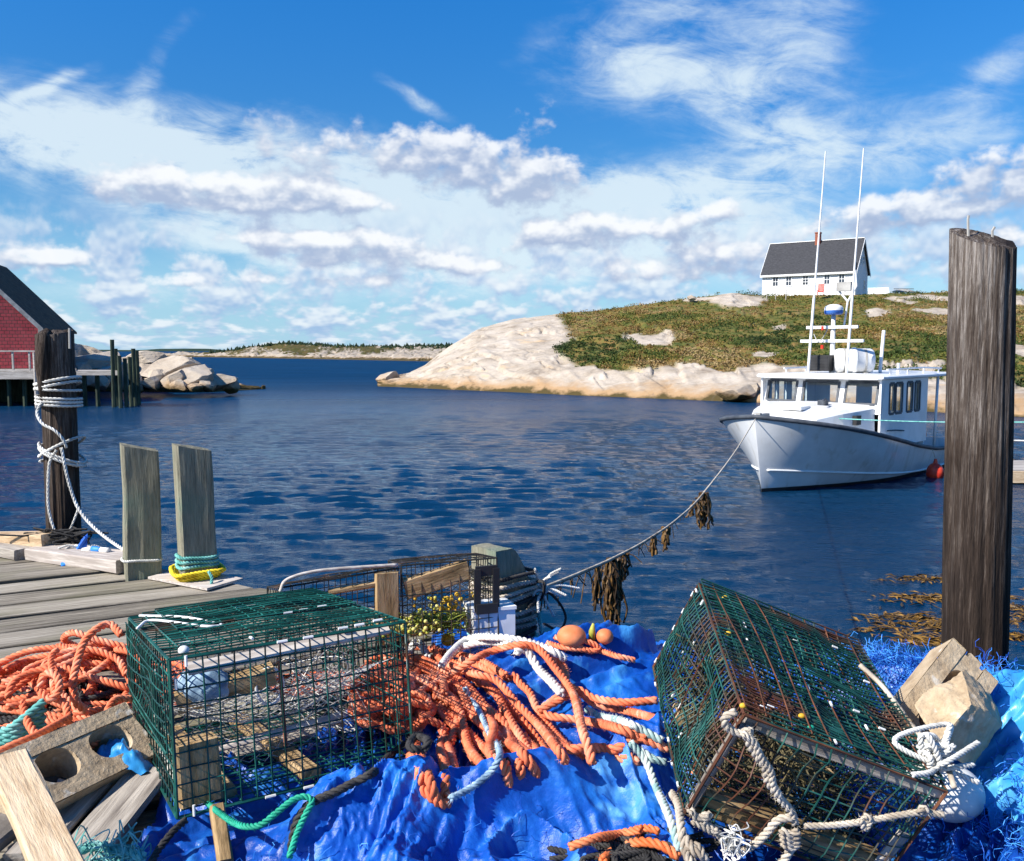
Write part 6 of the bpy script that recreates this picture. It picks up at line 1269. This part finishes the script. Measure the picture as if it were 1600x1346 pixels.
# ------------------------------------------------------------------ ropes over the tarp
OR = .0126
def strand(mb, pts, lift, r=OR, k=10):
    q = np.array([on_surf(x, y, lift + r) for x, y in pts]); c = catmull(q, k); zs = surf(c[:, 0], c[:, 1]) + r; c[:, 2] = np.maximum(c[:, 2], zs); mb.rope(c, r, n=6); mb.fuzz(c, r, 260, int(pts[0][0] * 7 + pts[0][1]))
mb = MB()
S = [([(676, 1010), (691, 1033), (737, 1052), (776, 1064), (806, 1098), (841, 1133), (868, 1167), (885, 1192)], .07), ([(640, 1090), (690, 1062), (737, 1033), (768, 1018), (810, 1008), (841, 1014), (868, 1045), (895, 1083), (909, 1137), (921, 1175), (925, 1194)], .10),
     ([(600, 1032), (638, 1025), (676, 1037), (707, 1060), (726, 1091), (753, 1129), (783, 1156), (814, 1175), (841, 1212)], .045), ([(690, 1090), (703, 1110), (745, 1125), (768, 1160), (787, 1190), (795, 1229)], .03), ([(650, 1100), (665, 1121), (695, 1140), (688, 1167), (695, 1198), (695, 1246)], .04),
     ([(690, 1140), (699, 1163), (711, 1206), (714, 1242)], .02), ([(648, 1150), (655, 1175), (668, 1210), (684, 1252), (700, 1256)], .03), ([(842, 1110), (873, 1095), (903, 1079), (927, 1091), (973, 1098), (1026, 1095)], .05), ([(880, 1070), (903, 1079), (934, 1102), (984, 1112), (1034, 1127)], .03),
     ([(850, 1116), (869, 1121), (915, 1127), (961, 1137), (999, 1152), (1045, 1171)], .05), ([(870, 1160), (888, 1171), (938, 1169), (961, 1171), (992, 1156), (1010, 1150)], .045), ([(880, 1185), (940, 1178), (970, 1186), (999, 1190)], .02), ([(640, 1040), (700, 1050), (760, 1075), (810, 1120), (850, 1170), (862, 1192)], .02),
     ([(660, 1025), (720, 1040), (770, 1080), (800, 1130), (830, 1180), (838, 1206)], .015), ([(600, 1070), (660, 1060), (700, 1085), (715, 1120), (705, 1160)], .05), ([(720, 1030), (760, 1045), (820, 1075), (840, 1110), (870, 1150), (905, 1188)], .03), ([(640, 1010), (690, 1018), (745, 1030), (790, 1055)], .03), ([(860, 1030), (880, 1040), (884, 1060), (875, 1085), (850, 1105)], .03),
     ([(740, 1060), (780, 1090), (790, 1140), (810, 1190), (814, 1215)], .02), ([(640, 1180), (652, 1200), (660, 1232), (680, 1250)], .02)]
for pts, l in S: strand(mb, pts, l)
g = np.random.default_rng(33)
for k in range(9):
    x0, y0 = 610 + 60 * g.random(), 1020 + 60 * g.random(); x1, y1 = 680 + 180 * g.random(), 1190 + 15 * g.random(); j = lambda q: q * (g.random() - .5)
    strand(mb, [(x0, y0), (x0 + (x1 - x0) * .25 + 20 + j(40), y0 + (y1 - y0) * .2 + j(26)), (x0 + (x1 - x0) * .55 + 16 + j(40), y0 + (y1 - y0) * .45 + j(30)), (x0 + (x1 - x0) * .85 + j(24), y0 + (y1 - y0) * .75 + j(20)), (x1, y1)], .01 + .05 * g.random())
for k in range(22):                                        # the tight tangle behind the left trap
    c = np.array([610 + 75 * (g.random() - .4), 1085 + 85 * (g.random() - .5)]); n = 7; a0 = g.random() * 6
    strand(mb, [(c[0] + (26 + 26 * g.random()) * math.cos(a0 + i * .9), c[1] + (14 + 16 * g.random()) * math.sin(a0 + i * .9)) for i in range(n)], .02 + .09 * g.random())
for k in range(5):
    a0 = g.random() * 6; c = (470 + 60 * k * .6, 1060 + 10 * g.random()); strand(mb, [(c[0] + 45 * math.cos(a0 + i), c[1] + 14 * math.sin(a0 + i)) for i in range(6)], .03 + .05 * g.random())
tag(mb.build('rope', MAT['orange'], smooth=True), 'long orange rope spread in strands over the blue tarp between the traps', 'rope', 'orange ropes')
mb = MB(); strand(mb, [(690, 1040), (707, 1018), (733, 998), (776, 996), (822, 1003), (860, 1016), (884, 1030)], .085, .0135); strand(mb, [(700, 1030), (720, 1012), (760, 1003), (800, 1008)], .06, .0135); strand(mb, [(805, 1020), (822, 1016), (841, 1045), (858, 1062), (878, 1084)], .085, .0145); strand(mb, [(640, 1022), (648, 1004), (660, 1010), (668, 1028)], .07, .015)
tag(mb.build('rope', MAT['white_rope'], smooth=True), 'thick white rope arched over the top of the orange rope', 'rope')
mb = MB(); strand(mb, [(915, 1108), (940, 1120), (975, 1128), (1005, 1142), (1034, 1158)], .055, .011); strand(mb, [(985, 1160), (1008, 1188), (1025, 1230), (1045, 1275), (1062, 1330)], .05, .010); strand(mb, [(1000, 1172), (1020, 1186), (1040, 1192)], .05, .010)
tag(mb.build('rope', MAT['tealwhite_rope'], smooth=True), 'pale teal flecked rope running beside the tipped right trap', 'rope')
mb = MB(); strand(mb, [(726, 1075), (736, 1092), (749, 1112), (766, 1148), (781, 1178), (763, 1210), (732, 1234), (704, 1248)], .075, .009)
tag(mb.build('rope', MAT['blue_rope'], smooth=True), 'grey blue rope curling down across the orange strands', 'rope')
mb = MB(); strand(mb, [(1050, 1240), (1060, 1258), (1064, 1290), (1070, 1330), (1085, 1352)], .05, .0105); strand(mb, [(1072, 1310), (1084, 1330), (1105, 1342)], .06, .010); strand(mb, [(1080, 1350), (1072, 1330), (1090, 1322), (1098, 1340)], .06, .009)
tag(mb.build('rope', MAT['beige_rope'], smooth=True), 'beige rope lying left of the tipped trap at the bottom', 'rope')
mb = MB(); strand(mb, [(890, 1324), (930, 1310), (970, 1303), (1002, 1296)], .05, .010); strand(mb, [(942, 1344), (965, 1326), (1000, 1316), (1035, 1322), (1060, 1340)], .05, .011); strand(mb, [(1030, 1300), (1010, 1294), (985, 1300), (960, 1310)], .03, .009)
tag(mb.build('rope', MAT['float_orange'], smooth=True), 'faded orange rope ends at the bottom edge of the photo', 'rope', 'orange ropes')
c = on_surf(985, 1338, .0); mb = MB(); tangle(mb, c + np.array([0, -.03, -.01]), .16, .07, .05, 16, .007, 14); tag(mb.build('netting', MAT['black_rope'], smooth=True), 'black tangle added to darken the hollow of the tarp at the bottom edge', 'netting')  # black tangle added in place of the shade inside the hollow
mb = MB(); strand(mb, [(655, 1148), (640, 1158), (610, 1180), (585, 1206), (555, 1222), (520, 1240), (495, 1250), (478, 1262), (462, 1290), (455, 1330)], .05, .0105); strand(mb, [(650, 1150), (668, 1158), (660, 1172), (640, 1166), (648, 1150)], .08, .010); strand(mb, [(290, 1282), (270, 1300), (250, 1325), (235, 1350)], .05, .009); strand(mb, [(740, 1180), (760, 1176), (785, 1184), (800, 1196)], .03, .009)
tag(mb.build('rope', MAT['black_rope'], smooth=True), 'black rope trailing from the right corner of the left trap', 'rope')
mb = MB(); strand(mb, [(290, 1232), (318, 1250), (345, 1272), (375, 1290), (405, 1290), (430, 1272), (455, 1252), (475, 1245), (488, 1252), (478, 1272), (465, 1300), (452, 1340)], .085, .0075)
tag(mb.build('rope', MAT['green_rope'], smooth=True), 'bright green rope looping out from under the left trap', 'rope')
# floats
def float_ball(c, r, mat, label, sq=.9):
    v, f = ICO[4]; mb = MB(); mb.add(np.asarray(c) + v * np.array([r, r, r * sq]) * (1 + .02 * fbm(v[:, 0] * 3, v[:, 1] * 3, v[:, 2] * 3, 3)[:, None]), f); return tag(mb.build('float', MAT[mat], smooth=True, org=(c[0], c[1], c[2] - r * sq)), label, 'float', 'fishing floats')
c = on_surf(893, 1004, .02); float_ball(c + np.array([0, 0, .02]), .048, 'float_orange', 'large faded orange float at the back of the tarp left of the right trap', .75)
c = on_surf(945, 1004, .02); float_ball(c + np.array([0, 0, .02]), .028, 'float_orange', 'small orange float right of the large orange one on the tarp')
c = on_surf(700, 1012, .04); float_ball(c + np.array([0, 0, .03]), .026, 'float_yellow', 'golden yellow float behind the orange rope below the short post')
a = on_surf(925, 1000, .02); MB_ = MB(); MB_.tube(np.array([a, a + (0, 0, .03), a + (.004, 0, .055)]), [.012, .011, .004], 8); tag(MB_.build('float_spindle', MAT['lime'], smooth=True), 'lime yellow spindle tip between the two orange floats', 'float')
mb = MB(); strand(mb, [(855, 1005), (880, 1012), (915, 1016), (940, 1018), (965, 1026), (992, 1032)], .02, .010); strand(mb, [(868, 996), (890, 1000), (915, 1002), (935, 1012), (925, 1018), (900, 1010)], .035, .010); tag(mb.build('rope', MAT['orange'], smooth=True), 'orange rope wound about the large orange float at the back', 'rope', 'orange ropes')
c = P(1484, 1238, 2.10); float_ball(c, .078, 'clip', 'large white float under the concrete block beside the tipped trap', .85)
# left heap of orange rope
def pile(px, py, d, rx, ry, hgt, n, seed, r=.0125):
    g = np.random.default_rng(seed); c = P(px, py, d); mb = MB()
    for k in range(n):
        f = k / n; R_ = (.95 - .55 * f) * (.6 + .5 * g.random()); ox, oy = g.normal() * rx * .28, g.normal() * ry * .28; a0 = g.random() * 6.28; m = 10; pts = []
        for i in range(m):
            a = a0 + i * 2 * math.pi / 8.2; q = R_ * (.75 + .45 * g.random()); x = c[0] + ox + rx * q * math.cos(a); y = c[1] + oy + ry * q * math.sin(a)
            e = ((x - c[0]) / rx) ** 2 + ((y - c[1]) / ry) ** 2; pts.append((x, y, DK + r + .008 + hgt * max(0, 1 - .75 * e) * (f * .9 + .1) + .035 * g.random()))
        c_ = catmull(pts, 8); mb.rope(c_, r, n=6); mb.fuzz(c_, r, 200, seed * 50 + k)
    return mb
mb = pile(112, 1068, 3.02, .33, .25, .20, 16, 3)
PZ = lambda x, y, d: P(x, y, d)
mb.rope(catmull([P(190, 992, 2.9), P(172, 976, 2.95), P(150, 984, 2.9), P(132, 1003, 2.86), P(121, 1034, 2.8), P(114, 1070, 2.74), P(120, 1098, 2.7), P(134, 1110, 2.72)], 10), .0135, n=6)
mb.rope(catmull([P(12, 1090, 2.75), P(22, 1066, 2.8), P(50, 1050, 2.84), P(82, 1046, 2.84), P(100, 1052, 2.8)], 10), .0125, n=6); mb.rope(catmull([P(34, 1098, 2.66), P(44, 1130, 2.58), P(56, 1148, 2.54)], 10), .0125, n=6); mb.rope(catmull([P(62, 1075, 2.7), P(70, 1054, 2.72), P(88, 1056, 2.7), P(92, 1080, 2.66), P(76, 1094, 2.64), P(64, 1080, 2.66)], 10), .0125, n=6); mb.rope(catmull([P(85, 1085, 2.66), P(80, 1030, 2.82), P(90, 1015, 2.86)], 10), .011, n=6); mb.rope(catmull([P(10, 1106, 2.62), P(40, 1100, 2.66), P(70, 1090, 2.68), P(100, 1098, 2.66), P(108, 1130, 2.6)], 10), .0125, n=6)
tag(mb.build('rope', MAT['orange'], smooth=True), 'heap of coiled orange rope on the deck left of the left trap', 'rope', 'orange ropes')
mb = pile(90, 1085, 2.92, .30, .18, .06, 8, 9, .011); tag(mb.build('netting', MAT['black_rope'], smooth=True), 'black line mixed under the left heap of orange rope', 'netting')
mb = MB()
for k in range(4): mb.rope(catmull([P(-20, 1150 + 9 * k, 2.6), P(15, 1138 + 9 * k, 2.58), P(40, 1120 + 10 * k, 2.6), P(70, 1095 + 12 * k, 2.64)], 10), .013, n=6)
tag(mb.build('rope', MAT['teal_rope'], smooth=True), 'teal ropes lying at the left edge below the orange heap', 'rope')
mb = MB(); mb.rope(catmull([P(-20, 1184, 2.3), P(20, 1165, 2.36), P(60, 1148, 2.44), P(110, 1120, 2.62)], 10), .012, n=6); mb.rope(catmull([P(108, 1160, 2.35), P(125, 1165, 2.36), P(150, 1160, 2.4), P(175, 1098, 2.55), P(205, 1092, 2.62)], 10), .0115, n=6); tag(mb.build('rope', MAT['orange'], smooth=True), 'single orange rope passing behind and through the left concrete block', 'rope', 'orange ropes')
# ------------------------------------------------------------------ concrete blocks, planks, board
def rough_solid(mb, parts, amp=.0035, n=10, seed=0):
    for (c, ax, ay, az) in parts:
        c, ax, ay, az = [np.asarray(t, float) for t in (c, ax, ay, az)]; t = np.linspace(-1, 1, n); A, B = np.meshgrid(t, t, indexing='ij')
        for p, q, w in ((ax, ay, az), (ay, az, ax), (az, ax, ay)):
            for sg in (-1, 1):
                k = 1 - .03 * (np.maximum(np.abs(A), np.abs(B)) > .99); V = c + A[..., None] * p * k[..., None] + B[..., None] * q * k[..., None] + sg * w
                V = c + (V - c) * (1 + 0 * V); N_ = fbm(V[..., 0] * 45 + seed, V[..., 1] * 45, V[..., 2] * 45, 4, seed); V = V + amp * N_[..., None] * nrm(w) * sg
                mb.grid(V, flip=(np.dot(np.cross(p, q), w) * sg < 0))
def cinder(label, O, X, Y, Z, seed, L=.39, W=.19, H=.19, sash=True):
    """hollow block: O a corner of the face that shows the cores, X along it, Y across it, Z down into the block"""
    th = .046; mb = MB(); c = lambda x, y, z: O + X * x + Y * y + Z * z; parts = []
    for y0 in (0, W - th): parts.append((c(L / 2, y0 + th / 2, H / 2), X * L / 2, Y * th / 2, Z * H / 2))
    for x0 in ((.012, .17, L - .012 - th) if sash else (0, .17, L - th)): parts.append((c(x0 + th / 2, W / 2, H / 2 + .0015), X * th / 2, Y * (W / 2 - th), Z * (H / 2 - .0015)))
    if sash:
        for y0 in (.055,): parts.append((c(.006, W / 2, H / 2), X * .012, Y * .02, Z * (H / 2 - .003)))
    rough_solid(mb, parts, .0016, 22, seed)
    # rounded core corners
    for x0, x1 in ((.012 + th, .17), (.17 + th, L - .012 - th)):
        for sx, xx in ((1, x0), (-1, x1)):
            for sy, yy in ((1, th), (-1, W - th)):
                rr = .045; poly = [(0, 0)] + [(rr - rr * math.sin(a), rr - rr * math.cos(a)) for a in np.linspace(0, math.pi / 2, 7)]
                mb.prism([(xx + sx * p, yy + sy * q) for p, q in poly], .003, H - .003, O, X, Y, Z)
    return tag(mb.build('concrete_block', MAT['concrete'], recalc=True, org=O + Z * H), label, 'concrete block', 'hollow concrete blocks')
A = P(-8, 1180, 2.14); B = P(204, 1093, 2.50); X = nrm(B - A); Y0 = np.array([.72, -.35, -.56]); Y = nrm(Y0 - X * (Y0 @ X)); Z = np.cross(X, Y); Z = Z if Z[2] < 0 else -Z
cinder('hollow concrete block lying tilted on the left beside the orange rope heap', A, X, Y, Z, 5)
e1 = P(1490, 996, 2.38); e4 = P(1553, 1053, 2.34); v0 = P(1411, 1096, 2.22); X = nrm(v0 - e1); Y = e4 - e1; Y = nrm(Y - X * (Y @ X)); Z = np.cross(X, Y); Z = Z if Z[1] + Z[2] * .5 > 0 else -Z
cinder('hollow concrete block tipped on end before the tall right piling', e1, X, Y, Z, 8, L=.36, W=.155, H=.10)
def chunk():
    f = [P(1412, 1098, 2.12), P(1503, 1036, 2.18), P(1520, 1098, 2.06), P(1455, 1172, 2.02)]; bk = P(1572, 1120, 2.22) - P(1515, 1080, 2.1); c = [np.array(q) for q in f]; bk = np.array(bk); n = 44
    mb = MB(); t = np.linspace(0, 1, n); U, Vv = np.meshgrid(t, t, indexing='ij'); cen = sum(c) / 4 + bk / 2
    def face(c00, c10, c11, c01):
        V = c00 * ((1 - U) * (1 - Vv))[..., None] + c10 * (U * (1 - Vv))[..., None] + c11 * (U * Vv)[..., None] + c01 * ((1 - U) * Vv)[..., None]
        nn = V - cen; nn /= np.linalg.norm(nn, axis=-1, keepdims=True); V = V + nn * (.020 * fbm(V[..., 0] * 13, V[..., 1] * 13, V[..., 2] * 13, 7, 3, .6) - .32 * np.clip(np.linalg.norm(V - cen, axis=-1) - .075, 0, 1))[..., None]; mb.grid(V)
    d = [q + bk for q in c]; face(*c); face(*d)
    for i in range(4): j = (i + 1) % 4; face(c[i], c[j], d[j], d[i])
    tag(mb.build('concrete_chunk', MAT['concrete'], recalc=True, smooth=True, org=cen), 'broken concrete chunk leaning against the right concrete block', 'concrete chunk')
chunk()
def plank_px(label, a, b, w, th, mat, seed, cut=None):
    return tag(timber('plank', MAT[mat], P(*a), P(*b), w, th, seed=seed, nseg=20, warp=.002, cut=cut), label, 'plank', 'loose planks on the left')
plank_px('light raw board slanting across the bottom left corner', (12, 1186, 1.98), (112, 1400, 1.56), .085, .03, 'pale_wood', 51)
plank_px('grey weathered plank with a dark crack, rightmost of the broken pallet planks', (236, 1204, 2.34), (104, 1366, 1.96), .125, .022, 'grey_wood', 52, (.2, 0))
plank_px('grey weathered plank in the middle of the broken pallet planks', (170, 1197, 2.36), (38, 1340, 2.0), .10, .022, 'grey_wood', 53, (-.1, 0))
plank_px('narrow grey plank, leftmost of the three lit pallet planks', (116, 1204, 2.34), (-20, 1320, 2.02), .07, .022, 'grey_wood', 54)
plank_px('dark brown plank lying flat beneath the pallet planks at the left edge', (100, 1218, 2.3), (-60, 1350, 1.95), .09, .03, 'wharf_wood', 55)
plank_px('dark cross plank under the pallet planks near the bottom left', (-20, 1330, 2.12), (190, 1310, 2.14), .07, .04, 'wharf_wood', 56)
plank_px('splintered upright stake below the front corner of the left trap', (340, 1262, 2.06), (352, 1350, 1.93), .035, .03, 'runner', 57)
mb = MB(); g = np.random.default_rng(9)
for k in range(40):
    c = P(180 + g.normal() * 22, 1330 + g.normal() * 9, 1.95); mb.tube(catmull([c + g.normal(size=3) * .022 for _ in range(4)], 4), .0018, 3, False, col=g.random())
mb.rope(catmull([P(110, 1335, 1.95), P(150, 1322, 1.97), P(185, 1328, 1.95), P(225, 1340, 1.92)], 8), .012, n=6)
tag(mb.build('frayed_rope', MAT['teal_rope']), 'frayed teal rope end at the bottom left beside the raw board', 'rope')
mb = MB(); mb.rope(catmull([P(92, 1222, 2.26), P(108, 1226, 2.22), P(128, 1215, 2.24), P(140, 1200, 2.3)], 8), .009, n=6); mb.rope(catmull([P(98, 1232, 2.22), P(115, 1222, 2.24), P(125, 1205, 2.3)], 8), .009, n=6); tag(mb.build('rope', MAT['white_rope'], smooth=True), 'short white rope tucked under the grey pallet planks', 'rope')
mb = MB(); s0 = np.array([P(x, y, d) for x, y, d in ((165, 1202, 2.3), (150, 1180, 2.36), (175, 1160, 2.42), (205, 1168, 2.40), (240, 1200, 2.35), (225, 1215, 2.3))]); cen = s0.mean(0)
V = [];
for k in np.linspace(0, 1, 16):
    ring = catmull(np.vstack([s0, s0[:1]]), 8); q = cen + (ring - cen) * k; q[:, 2] += .05 * (1 - k) + .018 * fbm(q[:, 0] * 22, q[:, 1] * 22, o=3, s=4) + .022 * np.abs(fbm(q[:, 0] * 40, q[:, 1] * 14, o=3, s=5)); V.append(q)
mb.grid(np.array(V)); tag(mb.build('tarp', MAT['tarp_light'], smooth=True), 'light blue tarp corner poking out between the concrete block and the planks', 'tarp', 'blue tarps on the heap')
